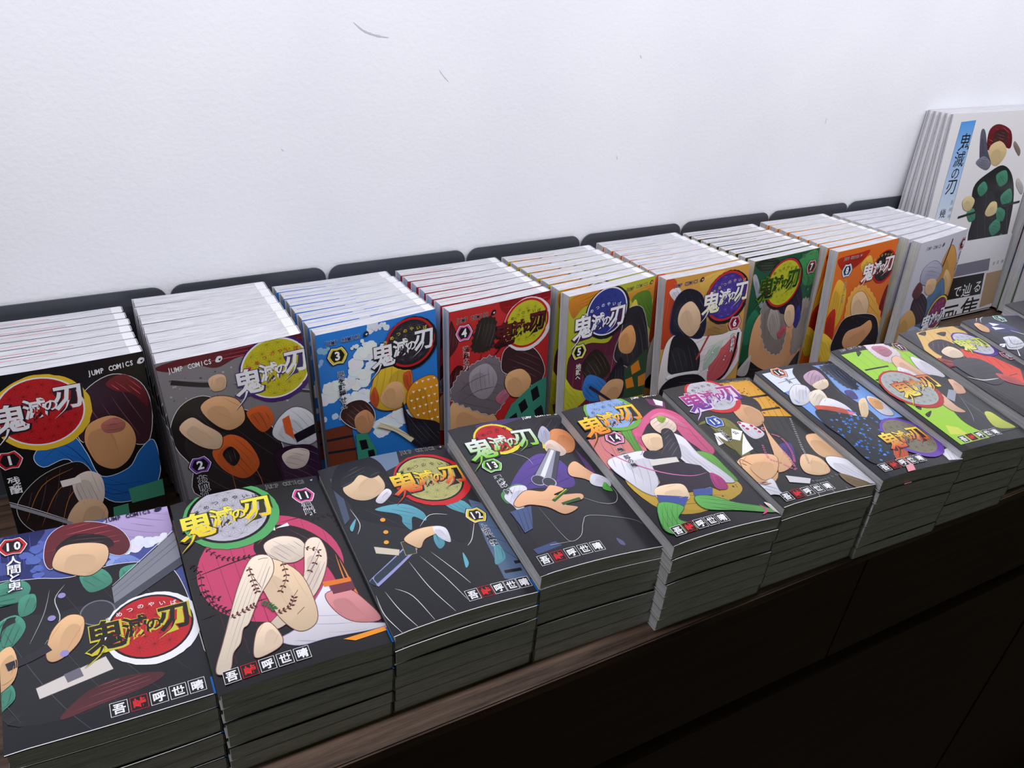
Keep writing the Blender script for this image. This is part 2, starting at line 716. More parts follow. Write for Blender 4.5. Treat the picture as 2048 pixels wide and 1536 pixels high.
def print_mesh(P, posf, name='printed_artwork'):
    verts, faces, cols = [], [], []
    for L, q in P.polys:
        i0 = len(verts)
        for p in q:
            verts.append(posf(p[0], p[1], 0.00005 + L * 0.000014))
            cols.append(p[2:5])
        f = list(range(i0, i0 + len(q)))
        # face up
        ar = sum(q[i][0] * q[(i + 1) % len(q)][1] - q[(i + 1) % len(q)][0] * q[i][1] for i in range(len(q)))
        if ar > 0:
            f.reverse()
        faces.append(f)
    me = bpy.data.meshes.new(name)
    me.from_pydata(verts, [], faces)
    at = me.color_attributes.new('ink', 'FLOAT_COLOR', 'POINT')
    flat = []
    for c in cols:
        flat.extend((c[0], c[1], c[2], 1.0))
    at.data.foreach_set('color', flat)
    me.materials.append(M_PRINT)
    me.update()
    return me


# ------------------------------------------------------------------ book geometry
def arc(r, n=4):
    return [(r * sin(pi / 2 * i / n), r * (1 - cos(pi / 2 * i / n))) for i in range(1, n + 1)]


def book_sections(W, us, r, th):
    """outer and inner cover outlines: list of (x, t, dz)"""
    xs = [u for u in us if u < W - r - 1e-5] + [W - r]
    a = arc(r)
    outer = [(x, 1, 0) for x in xs] + [(W - r + dx, 1, -dz) for dx, dz in a]
    outer += [(W - r + dx, 0, dz) for dx, dz in reversed(a)] + [(x, 0, 0) for x in reversed(xs)]
    ri = max(r - th, .0003)
    a = arc(ri)
    inner = [(x, 1, -th) for x in xs] + [(W - r + dx, 1, -th - dz) for dx, dz in a]
    inner += [(W - r + dx, 0, th + dz) for dx, dz in reversed(a)] + [(x, 0, th) for x in reversed(xs)]
    return outer, inner


def cover_mesh(W, H, zb, zt, mat, th=.00028, r=.0022, n=10, name='cover', edge=None):
    us = [W * i / n for i in range(n)]
    us[0] = 0
    outer, inner = book_sections(W, us, r, th)
    verts, faces, white = [], [], []

    def P(s, y):
        x, t, dz = s
        z0, z1 = zb(x, y), zt(x, y)
        return (x, y, (z1 if t else z0) + dz)
    N = len(outer)
    for sec in (outer, inner):
        for y in (0, H):
            verts.extend(P(s, y) for s in sec)
    o0, o1, i0, i1 = 0, N, 2 * N, 3 * N
    for k in range(N - 1):
        faces.append((o0 + k, o0 + k + 1, o1 + k + 1, o1 + k))
        faces.append((i0 + k, i1 + k, i1 + k + 1, i0 + k + 1))
        faces.append((o0 + k, i0 + k, i0 + k + 1, o0 + k + 1))
        faces.append((o1 + k, o1 + k + 1, i1 + k + 1, i1 + k))
        white += [len(faces) - 3, len(faces) - 2, len(faces) - 1]
    for k in (0, N - 1):
        f = (o0 + k, o1 + k, i1 + k, i0 + k)
        faces.append(f if k == 0 else f[::-1])
    me = bpy.data.meshes.new(name)
    me.from_pydata(verts, [], faces)
    me.materials.append(mat)
    me.materials.append(edge or M_EDGE)
    for q in white:
        me.polygons[q].material_index = 1
    me.update()
    return me


def block_mesh(W, H, zb, zt, mat, th=.0003, r=.0018, n=10, name='page_block', ins=.0004):
    us = [W * i / n for i in range(n)]
    us[0] = .0013
    xs = [u for u in us if u < W - r - .0012] + [W - r - .0008]
    a = arc(r)
    xe = W - r - .0008
    top = [(xs[0], 1, -.0006 - th)] + [(xs[0] + .0006, 1, -th)] + [(x, 1, -th) for x in xs[1:]] + [(xe + dx, 1, -th - dz) for dx, dz in a]
    bot = [(xe + dx, 0, th + dz) for dx, dz in reversed(a)] + [(x, 0, th) for x in reversed(xs[1:])] + [(xs[0] + .0006, 0, th)] + [(xs[0], 0, .0006 + th)]
    ring = top + bot
    N = len(ring)
    verts = []
    for y in (ins, H - ins):
        for x, t, dz in ring:
            verts.append((x, y, (zt(x, y) if t else zb(x, y)) + dz))
    faces, uvs = [], []
    tq = lambda k: ring[k][1]
    for k in range(N):
        j = (k + 1) % N
        faces.append((k, j, N + j, N + k))
        uvs.append([(0.0, tq(k)), (0.0, tq(j)), (.9, tq(j)), (.9, tq(k))])
    # ends as strips between top and bottom
    T = len(top)
    for k in range(T - 1):
        a0, a1 = k, k + 1
        b0, b1 = N - 1 - k, N - 2 - k
        q = (a0, b0, b1, a1)
        uv = [(ring[i][0] / W, tq(i)) for i in q]
        faces.append(q)
        uvs.append(uv)
        faces.append(tuple(N + i for i in reversed(q)))
        uvs.append(list(reversed(uv)))
    me = bpy.data.meshes.new(name)
    me.from_pydata(verts, [], faces)
    ul = me.uv_layers.new(name='UV')
    ul.data.foreach_set('uv', [c for f in uvs for q in f for c in q])
    me.materials.append(mat)
    me.update()
    return me


def link(name, me, parent):
    o = bpy.data.objects.new(name, me)
    COL.objects.link(o)
    o.parent = parent
    return o


ART = {
 1: dict(bg=(20, 20, 25), desc='black cover with a red disc and a blue wave', ops=[
  ('b',(52,30,38),[(55.5,47.2),(66.9,25.1),(88.3,14.9),(107.1,26.9),(112.6,53.7),(105.4,85.0),(87.3,77.0),(73.4,58.0),(58.6,71.1)],(238,238,244)),
  ('b',(120,40,48),[(82.3,21.9),(95.3,16.6),(108.8,30.7),(109.9,50.5),(99.9,35.7),(88.9,30.6)],None),
  ('b',(236,172,118),[(59.9,67.9),(65.6,54.8),(82.1,51.5),(93.9,62.7),(97.2,79.9),(89.8,96.5),(78.1,103.4),(66.4,95.4),(61.4,81.0)],(30,20,20)),
  ('b',(205,120,110),[(73.8,58.0),(83.9,54.0),(91.1,60.9),(87.8,68.0),(76.1,66.7)],None),
  ('b',(38,108,190),[(23.7,73.9),(37.9,60.5),(52.8,62.9),(59.8,81.5),(66.9,107.2),(87.8,105.5),(98.4,90.7),(110.3,83.8),(111.8,116.5),(99.3,137.4),(73.1,136.6),(57.0,112.4),(46.4,83.9),(28.3,86.3)],(225,235,245)),
  ('l',(20,50,110),0.5,[(28.9,79.4),(44.7,69.4),(57.6,88.5),(68.2,115.7),(96.5,122.5)]),
  ('l',(20,50,110),0.5,[(40.5,73.1),(54.6,95.3),(72.1,127.9),(104.2,125.1)]),
  ('b',(32,24,26),[(4.3,117.2),(20.7,97.0),(40.6,88.2),(56.1,90.6),(63.4,119.4),(53.7,151.9),(25.4,157.9),(7.0,139.6)],(190,190,190)),
  ('l',(200,120,50),0.5,[(8.0,134.5),(24.4,103.4),(47.7,93.1)]),
  ('l',(200,120,50),0.5,[(17.0,143.5),(33.6,111.8),(51.7,102.1)]),
  ('l',(200,120,50),0.5,[(30.3,151.4),(41.3,119.8),(56.1,108.9)]),
  ('b',(244,226,214),[(45.6,105.4),(57.7,98.9),(66.7,108.2),(65.9,128.5),(56.8,141.9),(47.1,127.3)],None),
  ('b',(238,196,156),[(35.2,144.9),(46.4,127.0),(60.4,129.3),(66.4,145.4),(57.1,164.7),(39.1,166.2)],None),
  ('p',(66,146,118),[(84.8,126.8),(113.1,125.3),(114.3,142.7),(85.8,142.3)],None),
  ('p',(66,146,118),[(70.9,141.4),(82.7,141.2),(82.1,162.7),(69.1,163.6)],None),
  ('l',(150,150,160),3,[(-10.6,106.6),(13.2,125.7),(38.5,147.3)]),
  ('l',(225,225,235),0.6,[(-10.1,104.2),(13.7,122.7),(38.9,144.7)]),
  ('p',(244,236,232),[(37.1,102.5),(51.7,102.1),(51.7,108.5),(37.7,109.0)],None),
  ('disc',(190,34,40),(35.2,36.0),28.9,[((238,238,240),1.04),((230,190,50),1.16)]),
  ('logo',(14.4,35.9),(55.7,27.9),(238,238,244),(238,238,244),(40,30,40)),
  ('badge',(7.5,73.7),(190,40,50),'1',(24,23,28)),
  ('sub','残酷',(6.6,93.3),8,(238,238,244),(20,20,20)),
  ('jump', (71.3, 11.0), (103.4, 8.2), (238, 238, 244), None),
 ]),
 2: dict(bg=(128, 126, 132), desc='grey cover with a yellow disc and black and orange shapes', ops=[
  ('b',(104,34,46),[(0.9,2.9),(40.8,-2.3),(79.2,-7.1),(113.2,-4.9),(114.6,16.1),(93.7,10.9),(62.5,8.5),(42.9,13.9),(25.1,6.1),(10.1,9.7)],None),
  ('spots',(60,58,64),(5.8,15.2),(43.9,124.7),50,1.2),
  ('spots',(175,172,178),(5.8,15.2),(102.7,145.4),60,1.4),
  ('b',(32,26,28),[(-1.0,61.8),(10.5,41.6),(29.1,36.3),(47.7,51.0),(68.6,66.9),(81.8,95.3),(84.0,133.3),(83.9,161.2),(10.3,134.0),(8.5,102.0),(0.9,81.8)],(225,225,230)),
  ('b',(216,100,48),[(26.2,91.6),(40.3,78.1),(54.6,88.7),(61.4,114.8),(47.9,126.1),(32.7,112.9)],None),
  ('b',(216,100,48),[(58.6,61.0),(74.9,58.9),(79.5,75.2),(68.1,83.8)],None),
  ('b',(30,24,26),[(33.7,96.1),(41.5,90.1),(46.8,102.1),(40.3,110.3)],None),
  ('b',(244,206,172),[(5.7,62.4),(16.6,53.3),(25.4,62.7),(36.4,76.9),(32.0,89.5),(17.8,82.4)],(60,40,40)),
  ('b',(240,184,136),[(25.0,45.8),(38.0,38.8),(54.3,47.2),(56.5,67.2),(43.1,74.0),(30.9,62.4)],(60,40,40)),
  ('l',(200,110,60),0.4,[(50.7,95.6),(60.1,130.4),(60.4,152.6)]),
  ('l',(200,110,60),0.4,[(37.4,106.7),(38.4,138.9)]),
  ('l',(36,36,42),4.2,[(8.2,18.6),(30.2,26.4),(48.1,30.4)]),
  ('l',(170,170,176),0.6,[(8.6,16.0),(48.4,27.7)]),
  ('b',(240,196,160),[(35.1,23.1),(42.3,19.6),(48.1,23.0),(46.2,33.6),(37.0,33.8)],None),
  ('l',(60,60,66),2,[(53.4,31.8),(83.4,43.4),(116.7,58.0)]),
  ('l',(190,190,200),0.6,[(53.6,30.0),(116.8,56.1)]),
  ('b',(232,232,240),[(76.0,89.3),(83.3,74.3),(97.6,67.0),(111.5,77.7),(116.5,100.0),(106.4,109.5),(87.7,102.4)],(80,80,90)),
  ('p',(24,22,28),[(93.3,94.8),(112.6,89.4),(114.8,98.4),(95.4,103.8)],None),
  ('p',(214,92,44),[(86.1,76.2),(92.1,73.9),(93.9,99.2),(86.8,90.7)],None),
  ('b',(44,26,44),[(76.4,106.6),(104.6,108.9),(117.0,128.1),(114.2,149.5),(84.4,152.9),(77.2,131.0)],None),
  ('b',(235,215,205),[(80.6,113.3),(91.6,108.9),(104.3,115.8),(99.1,130.3),(86.0,128.6)],None),
  ('disc',(200,190,46),(87.9,26.1),26.7,[((236,236,240),1.05),((70,40,110),1.14)]),
  ('logo',(64.8,31.2),(105.1,24.5),(238,238,244),(238,238,244),(70,60,110)),
  ('badge',(14.9,101.1),(120,70,170),'2',(24,23,28)),
  ('sub','お前が',(14.0,115.3),8,(24,23,28),(220,220,225)),
  ('jump', (8.0, 8.7), (39.8, 7.2), (230, 230, 232), (24, 23, 28)),
  ('kana',(210,40,60)),
 ]),
 3: dict(bg=(46, 128, 216), desc='sky blue cover with white clouds and a dark disc', ops=[
  ('cl',(240,244,250),[(3.4,62.2),(15.0,57.9),(29.0,54.3),(37.7,44.0),(40.0,29.6),(43.9,23.2)],9),
  ('cl',(244,247,252),[(24.0,63.1),(35.5,71.6),(45.2,64.0)],8),
  ('cl',(232,240,250),[(49.9,5.3),(55.9,1.9),(61.0,5.5)],4.5),
  ('cl',(232,240,250),[(33.0,17.6),(40.4,15.5)],3.5),
  ('cl',(236,242,250),[(47.6,108.5),(66.6,105.1),(86.9,100.3),(108.5,87.5)],10),
  ('cl',(228,238,250),[(76.7,111.1),(102.5,107.9)],8),
  ('cl',(200,220,245),[(2.3,85.1),(13.0,83.2)],5),
  ('cl',(150,190,235),[(8.1,14.2),(3.0,27.3)],5),
  ('p',(112,54,36),[(-1.5,95.0),(23.8,95.5),(27.1,136.9),(0.0,138.6)],(40,24,20)),
  ('l',(34,34,40),2.6,[(-1.2,106.8),(24.7,108.8)]),
  ('l',(34,34,40),2.6,[(0.0,120.3),(26.6,123.8)]),
  ('b',(60,38,36),[(14.7,86.3),(20.9,73.5),(35.9,72.8),(46.1,86.4),(44.8,101.1),(29.3,102.7)],(235,235,240)),
  ('b',(216,156,110),[(27.8,89.3),(38.5,84.1),(45.9,96.0),(39.7,109.3),(29.2,104.8)],None),
  ('p',(56,138,110),[(27.2,107.4),(37.8,108.7),(46.1,132.0),(43.8,145.5),(27.0,139.7)],None),
  ('p',(24,23,28),[(29.8,115.4),(36.6,116.0),(38.3,126.6),(31.4,126.5)],None),
  ('p',(24,23,28),[(37.2,129.0),(43.1,129.3),(44.9,140.2),(37.9,138.9)],None),
  ('b',(236,196,60),[(43.5,74.0),(51.8,47.8),(70.1,41.0),(84.8,55.2),(83.8,80.3),(71.7,91.9),(52.9,88.4)],(170,60,30)),
  ('b',(214,92,50),[(43.5,74.0),(48.6,62.4),(52.2,76.5),(48.1,84.8)],None),
  ('b',(214,92,50),[(76.9,57.2),(84.8,56.7),(83.8,77.6),(77.8,70.6)],None),
  ('b',(236,184,130),[(53.1,75.7),(63.1,62.8),(74.8,66.1),(76.8,82.6),(69.7,91.3),(58.8,87.0)],None),
  ('b',(228,154,40),[(78.8,82.1),(88.8,67.9),(111.4,70.9),(113.4,122.6),(95.3,118.1),(81.8,99.3)],(120,70,20)),
  ('tris',(246,240,225),(80.8,65.6),(111.2,119.0),22,2.6),
  ('b',(28,28,34),[(74.7,86.3),(82.8,105.2),(112.3,122.3),(112.8,148.6),(84.9,139.3),(76.7,111.1)],None),
  ('l',(222,214,180),4.5,[(49.7,103.7),(66.5,114.5),(82.8,132.3)]),
  ('l',(120,100,40),0.5,[(49.7,100.4),(83.8,129.2)]),
  ('disc',(40,38,44),(85.7,26.7),22.4,[((190,34,40),1.1),((24,22,24),1.18)]),
  ('logo',(58.7,31.5),(99.6,27.6),(238,238,244),(238,238,244),(30,30,50)),
  ('badge',(17.4,23.3),(226,200,50),'3',(24,23,28)),
  ('sub','己を鼓舞せよ',(18.9,42.4),6.4,(24,23,28),(225,232,245)),
  ('jump', (7.9, 9.9), (38.3, 8.8), (30, 40, 70), (220, 230, 245)),
  ('kana',(226,206,70)),
 ]),
 4: dict(bg=(188, 44, 46), desc='red cover with black blots and grey fur texture', ops=[
  ('k',(38,32,30),[(26.8,25.9),(33.9,13.1),(49.3,17.4),(47.1,42.1),(38.5,48.5),(24.1,44.0)],None),
  ('b',(60,20,24),[(-0.9,46.4),(9.4,33.3),(3.7,11.6),(1.1,11.1),(-0.6,30.9)],None),
  ('b',(60,20,24),[(-0.5,67.6),(8.3,56.6),(15.5,63.7),(5.1,85.4),(-0.7,89.2)],None),
  ('b',(120,20,26),[(53.7,-3.1),(75.7,-6.4),(110.1,-4.9),(111.3,8.4),(88.5,14.2),(60.1,13.5)],None),
  ('l',(40,26,26),1,[(35.1,44.5),(32.4,62.6),(42.8,57.1),(51.0,53.7)]),
  ('b',(220,90,80),[(18.2,64.4),(32.0,65.2),(29.7,81.0),(18.6,79.2)],None),
  ('b',(222,172,124),[(-1.9,120.2),(0.5,97.9),(16.3,94.0),(45.3,117.0),(54.8,133.8),(52.5,148.0),(0.0,137.5)],(70,40,40)),
  ('k',(120,110,118),[(0.4,89.5),(8.6,68.9),(26.8,58.5),(48.3,56.3),(60.0,75.1),(62.7,104.0),(47.2,121.0),(17.1,103.2)],(225,220,230)),
  ('b',(168,158,168),[(21.6,68.0),(40.2,61.8),(52.3,81.4),(40.6,100.8),(24.5,90.7)],None),
  ('l',(90,82,92),0.7,[(7.9,86.1),(24.1,76.8),(43.5,73.6)]),
  ('l',(90,82,92),0.7,[(13.6,96.0),(30.0,89.4),(52.7,89.9)]),
  ('b',(190,110,130),[(50.5,103.5),(60.0,95.9),(68.5,101.6),(58.5,112.7)],None),
  ('b',(54,34,38),[(56.4,71.4),(59.9,51.5),(79.3,48.5),(99.1,63.1),(109.6,87.8),(98.5,102.2),(78.3,88.2),(64.9,80.3)],(225,225,230)),
  ('b',(236,180,128),[(60.8,90.4),(64.8,78.0),(81.2,77.7),(93.0,93.2),(85.6,108.6),(69.9,106.6)],(50,30,30)),
  ('p',(58,134,114),[(58.4,134.9),(69.3,115.7),(94.6,99.4),(111.4,94.6),(117.4,152.6),(61.5,147.8)],None),
  ('p',(24,23,28),[(77.8,118.1),(85.9,113.4),(90.4,125.3),(82.1,130.0)],None),
  ('p',(24,23,28),[(92.7,105.9),(100.9,102.3),(104.5,116.2),(96.1,119.8)],None),
  ('p',(24,23,28),[(98.2,131.1),(107.8,126.6),(111.5,142.2),(101.7,144.8)],None),
  ('p',(24,23,28),[(67.7,130.6),(75.9,127.0),(79.2,141.1),(69.5,141.2)],None),
  ('disc',(188,188,44),(84.8,28.3),23.7,[((190,34,40),1.1),((226,216,220),1.2)]),
  ('logo',(59.0,33.1),(97.8,30.0),(96,26,34),(60,20,26),(34,20,22)),
  ('badge',(15.5,23.9),(220,100,170),'4',(24,23,28)),
  ('sub','強靭な刃',(17.6,41.4),6.4,(24,23,28),(230,180,180)),
  ('jump', (7.4, 10.9), (40.2, 9.9), (24, 23, 28), (220, 200, 200)),
  ('kana',(60,50,20)),
 ]),
 5: dict(bg=(176, 182, 52), desc='yellow-green cover with a navy disc and maroon shape', ops=[
  ('b',(216,138,44),[(1.6,2.4),(37.9,-0.5),(57.3,0.8),(55.8,13.9),(20.7,14.4),(6.2,24.5)],None),
  ('b',(222,150,50),[(75.4,12.6),(98.5,9.2),(112.1,3.7),(111.5,25.8),(87.4,26.3)],None),
  ('b',(90,130,40),[(81.0,19.3),(106.5,16.4),(115.1,61.1),(100.8,46.2)],None),
  ('b',(220,200,70),[(75.9,40.5),(86.6,20.5),(93.6,44.5),(86.9,60.2)],None),
  ('b',(82,34,52),[(4.0,113.8),(3.5,67.7),(26.5,56.7),(53.2,61.1),(68.4,44.4),(79.7,87.6),(79.3,136.1),(35.7,153.9),(8.1,145.1)],(30,20,26)),
  ('b',(40,34,30),[(21.1,78.0),(39.2,65.6),(59.3,94.0),(43.7,104.5),(26.3,96.7)],None),
  ('b',(206,206,60),[(0.3,130.5),(-2.1,88.8),(10.8,104.0),(31.6,116.0),(19.6,127.4)],None),
  ('b',(38,36,42),[(62.4,80.7),(70.6,50.5),(74.5,30.1),(98.1,33.1),(112.1,78.1),(110.1,110.8),(81.0,96.9)],(200,200,205)),
  ('b',(238,172,110),[(67.7,69.3),(69.8,54.9),(84.0,49.1),(92.1,67.2),(87.2,81.3),(74.5,79.2)],None),
  ('p',(46,74,52),[(77.5,101.9),(110.1,83.5),(116.1,140.6),(80.8,136.5)],None),
  ('p',(206,124,40),[(88.3,98.8),(98.9,93.8),(103.8,107.2),(91.3,109.9)],None),
  ('p',(206,124,40),[(81.9,113.4),(91.7,112.5),(96.5,126.2),(85.0,125.3)],None),
  ('p',(206,124,40),[(100.6,114.9),(111.9,113.1),(112.8,128.3),(102.5,127.9)],None),
  ('b',(30,30,36),[(51.8,115.8),(66.3,90.0),(75.4,86.5),(81.4,130.5),(63.3,131.3)],None),
  ('b',(60,128,210),[(22.8,107.5),(30.5,93.2),(55.1,109.5),(53.3,128.4),(31.2,124.3)],None),
  ('b',(222,172,126),[(45.5,120.0),(60.3,107.4),(79.2,113.9),(74.6,132.2),(54.2,136.0)],(70,40,30)),
  ('l',(50,40,60),3,[(32.1,107.8),(65.2,135.6)]),
  ('disc',(44,58,142),(48.8,25.5),24.9,[((226,226,234),1.06),((30,28,34),1.16)]),
  ('logo',(18.5,34.9),(63.0,34.2),(238,238,244),(238,238,244),(70,40,70)),
  ('badge',(15.7,63.0),(216,210,60),'5',(24,23,28)),
  ('sub','地獄へ',(16.1,80.1),6.4,(230,230,220),(24,23,28)),
  ('jump', (72.6, 7.2), (101.5, 6.5), (110, 90, 40), (220, 200, 120)),
  ('kana',(235,235,240)),
 ]),
 6: dict(bg=(212, 160, 78), desc='orange and gold cover with a violet disc', ops=[
  ('b',(208,78,42),[(-0.9,5.3),(12.7,2.2),(16.0,24.9),(16.4,59.1),(4.2,79.9),(-4.1,66.4)],None),
  ('b',(236,190,90),[(44.6,7.7),(77.0,2.1),(66.2,17.1),(54.3,26.3)],None),
  ('b',(170,130,80),[(53.3,60.7),(80.7,60.3),(91.4,80.4),(71.7,88.4)],None),
  ('b',(238,232,240),[(5.5,14.6),(16.5,11.1),(23.5,23.5),(15.0,26.9)],None),
  ('b',(236,228,230),[(0.7,133.3),(4.2,79.9),(20.4,64.6),(52.7,73.6),(83.8,77.7),(107.4,74.6),(116.0,104.1),(104.1,129.9),(74.1,143.8),(24.4,139.2)],(90,80,90)),
  ('b',(210,96,104),[(67.6,130.8),(71.6,104.3),(89.3,92.2),(102.0,83.9),(108.9,105.1),(97.1,127.6),(80.2,137.6)],None),
  ('b',(196,214,200),[(61.1,116.8),(65.6,93.2),(85.2,85.2),(78.1,105.1)],None),
  ('l',(24,23,28),3,[(66.3,140.0),(93.3,130.5),(104.5,104.7),(107.1,80.6)]),
  ('spots',(232,236,232),(60.8,72.9),(118.5,148.1),9,1.6),
  ('b',(28,28,40),[(10.6,60.2),(12.4,27.0),(27.4,14.7),(48.8,25.3),(57.9,55.8),(53.1,76.1),(27.6,68.4)],(80,60,130)),
  ('b',(242,206,170),[(20.2,54.1),(21.5,36.0),(34.9,29.5),(48.0,44.6),(49.5,62.3),(37.5,71.6)],(60,40,60)),
  ('b',(32,32,38),[(10.8,99.1),(15.5,67.0),(39.3,74.4),(53.7,96.7),(49.3,121.5),(16.6,112.6)],None),
  ('b',(236,236,240),[(14.0,113.2),(51.9,115.9),(52.0,120.9),(14.9,119.5)],None),
  ('b',(26,26,32),[(3.9,137.2),(14.7,118.3),(53.5,121.2),(71.3,144.4),(54.3,153.0)],None),
  ('l',(170,60,60),2.5,[(49.0,101.7),(56.4,88.2),(63.8,74.7)]),
  ('disc',(64,48,128),(83.3,32.7),26.3,[((190,44,50),1.1),((30,26,30),1.18)]),
  ('logo',(61.9,35.1),(105.4,31.5),(238,238,244),(240,236,190),(60,50,120)),
  ('badge',(99.6,67.6),(220,110,130),'6',(120,30,50)),
  ('sub','柱合裁判',(99.7,83.4),5.6,(238,238,244),(24,23,28)),
  ('jump', (10.4, 8.9), (40.7, 7.6), (70, 50, 60), (230, 200, 190)),
  ('kana',(220,190,120)),
 ]),
 7: dict(bg=(26, 84, 60), desc='dark green cover with a lime disc', ops=[
  ('b',(60,150,84),[(76.3,10.0),(108.2,2.6),(114.5,41.1),(95.2,44.1),(81.9,23.1)],None),
  ('b',(40,120,90),[(1.0,76.7),(13.9,60.5),(27.7,82.1),(19.0,99.5),(2.7,102.4)],None),
  ('b',(30,40,34),[(1.9,4.2),(23.6,-1.2),(42.7,7.7),(19.6,15.9)],None),
  ('b',(170,176,190),[(1.3,21.8),(6.9,18.0),(23.1,49.9),(20.2,58.6)],None),
  ('b',(222,164,120),[(14.9,122.0),(15.1,79.5),(33.5,64.3),(64.6,89.7),(97.3,76.6),(119.3,100.9),(109.9,146.7),(63.2,152.9),(29.6,140.1)],(60,40,36)),
  ('k',(140,130,126),[(29.3,88.8),(24.7,56.4),(42.3,44.8),(64.1,61.3),(76.1,98.6),(71.3,128.2),(45.1,117.0)],(220,215,215)),
  ('b',(176,166,160),[(38.6,84.4),(43.6,60.0),(60.9,82.5),(60.7,108.5)],None),
  ('k',(160,150,144),[(91.5,88.6),(98.8,62.6),(114.9,73.5),(115.6,120.4),(94.9,133.6)],(90,80,80)),
  ('b',(30,28,48),[(55.5,68.6),(55.9,37.3),(74.8,29.4),(91.4,49.8),(99.2,77.0),(93.1,94.2),(72.3,78.3)],None),
  ('b',(50,50,140),[(85.7,87.4),(91.4,69.0),(99.7,85.0),(94.7,99.8)],None),
  ('b',(240,204,166),[(67.7,81.2),(69.0,66.0),(82.2,68.6),(88.0,89.2),(80.7,95.6)],None),
  ('b',(190,90,100),[(60.0,99.2),(70.3,90.9),(76.1,98.6),(65.7,107.0)],None),
  ('b',(24,24,28),[(-7.0,145.8),(12.3,125.3),(42.7,143.2),(82.8,157.7),(113.8,133.7),(126.6,164.8),(87.8,176.5)],None),
  ('b',(190,184,184),[(-1.6,139.2),(12.0,123.9),(19.7,120.5),(16.8,145.0)],None),
  ('disc',(186,188,44),(55.0,34.0),27.3,[((184,34,50),1.1),((40,26,28),1.18)]),
  ('logo',(25.1,34.3),(71.2,32.5),(40,70,20),(24,40,14),(90,130,30)),
  ('badge',(102.3,22.1),(170,60,70),'7',(60,20,24)),
  ('sub','狭所の攻防',(103.0,36.6),3.6,(20,60,40),(80,160,110)),
  ('jump', (79.5, 5.6), (103.4, 5.0), (60, 110, 70), (140, 190, 150)),
  ('kana',(50,60,20)),
 ]),
 8: dict(bg=(224, 112, 44), desc='flame orange cover with a black disc', ops=[
  ('b',(242,190,66),[(2.8,60.2),(9.8,36.2),(27.4,52.1),(28.4,84.9),(17.1,102.4),(3.4,92.8)],None),
  ('b',(190,48,36),[(1.9,10.0),(40.4,7.1),(58.7,6.9),(44.7,20.3),(20.1,28.6)],None),
  ('b',(244,196,80),[(45.8,23.6),(61.0,13.6),(72.8,34.7),(58.1,38.5)],None),
  ('b',(120,30,34),[(103.0,79.8),(112.2,61.4),(124.2,111.6),(120.1,146.1),(103.0,114.1)],None),
  ('b',(190,48,36),[(1.3,85.8),(14.5,75.5),(19.4,116.4),(6.8,120.3)],None),
  ('b',(242,204,70),[(2.2,139.6),(-2.2,104.9),(17.4,115.9),(28.7,132.1),(14.8,148.2)],None),
  ('b',(220,220,236),[(25.4,149.3),(25.5,124.5),(39.4,120.9),(58.9,153.2),(35.5,158.1)],None),
  ('k',(242,176,80),[(36.7,99.9),(34.7,63.9),(52.7,50.4),(80.7,66.1),(109.1,102.9),(107.7,127.7),(78.9,95.3),(52.9,85.9)],(206,70,40)),
  ('b',(244,206,164),[(46.2,88.6),(42.2,64.0),(59.4,59.5),(76.8,77.4),(76.9,94.9),(63.7,101.6)],(90,50,40)),
  ('b',(28,26,32),[(21.0,134.5),(23.9,106.6),(39.1,89.8),(84.7,95.1),(106.2,112.0),(111.3,144.1),(67.5,149.6)],(230,225,230)),
  ('b',(222,164,118),[(39.2,126.3),(43.9,110.9),(69.7,108.4),(87.7,103.9),(94.8,119.3),(74.8,135.8),(54.7,139.5)],(60,40,36)),
  ('disc',(34,30,34),(93.3,33.0),19.5,[((184,30,40),1.12)]),
  ('logo',(62.3,34.1),(102.6,32.0),(238,238,244),(238,238,244),(150,50,60)),
  ('badge',(22.1,26.5),(200,210,230),'8',(30,44,80)),
  ('sub','上弦の力・柱の力',(23.6,40.0),3.8,(90,90,70),(240,220,160)),
  ('jump', (12.9, 11.2), (38.0, 11.1), (120, 110, 110), (235, 225, 215)),
  ('kana',(226,200,80)),
 ]),
 9: dict(bg=(206, 206, 220), desc='pale grey cover with blue and ochre shapes', ops=[
  ('b',(216,160,88),[(74.4,99.2),(66.3,61.7),(65.5,33.7),(79.8,16.0),(104.3,41.3),(113.2,78.8),(106.9,103.8)],(90,70,50)),
  ('b',(236,196,140),[(86.3,80.2),(82.4,51.0),(105.6,69.9),(105.2,91.6)],None),
  ('l',(90,40,44),3,[(68.1,51.5),(73.5,28.4),(76.0,7.2)]),
  ('b',(88,122,162),[(33.4,122.9),(43.8,96.4),(64.0,75.3),(82.1,63.6),(104.0,103.1),(96.5,131.2),(68.2,143.6)],(50,60,80)),
  ('b',(190,190,214),[(23.3,56.7),(22.6,37.5),(45.0,31.1),(69.7,45.6),(66.3,61.7),(44.3,65.4)],(100,96,120)),
  ('b',(240,200,160),[(41.2,73.1),(40.2,57.5),(60.9,60.5),(66.8,75.9),(55.4,81.9)],None),
  ('b',(44,36,46),[(20.9,102.4),(18.6,79.2),(34.9,74.5),(56.0,92.1),(59.6,117.6),(41.8,120.6)],None),
  ('b',(110,60,70),[(12.0,70.8),(20.7,56.1),(34.3,68.8),(26.5,81.0)],None),
  ('b',(218,170,104),[(1.7,139.6),(-3.5,109.3),(16.8,94.3),(40.1,117.2),(33.6,137.7),(16.4,150.9)],None),
  ('b',(170,190,226),[(21.7,137.5),(33.4,122.9),(60.9,134.2),(59.2,154.9)],None),
  ('disc',(110,40,80),(92.5,116.7),23.5,[((224,206,50),1.1),((40,34,40),1.2)]),
  ('logo',(67.9,124.1),(112.4,123.0),(238,238,244),(238,238,244),(40,70,120)),
  ('badge',(109.4,20.0),(180,40,70),'9',(24,23,28)),
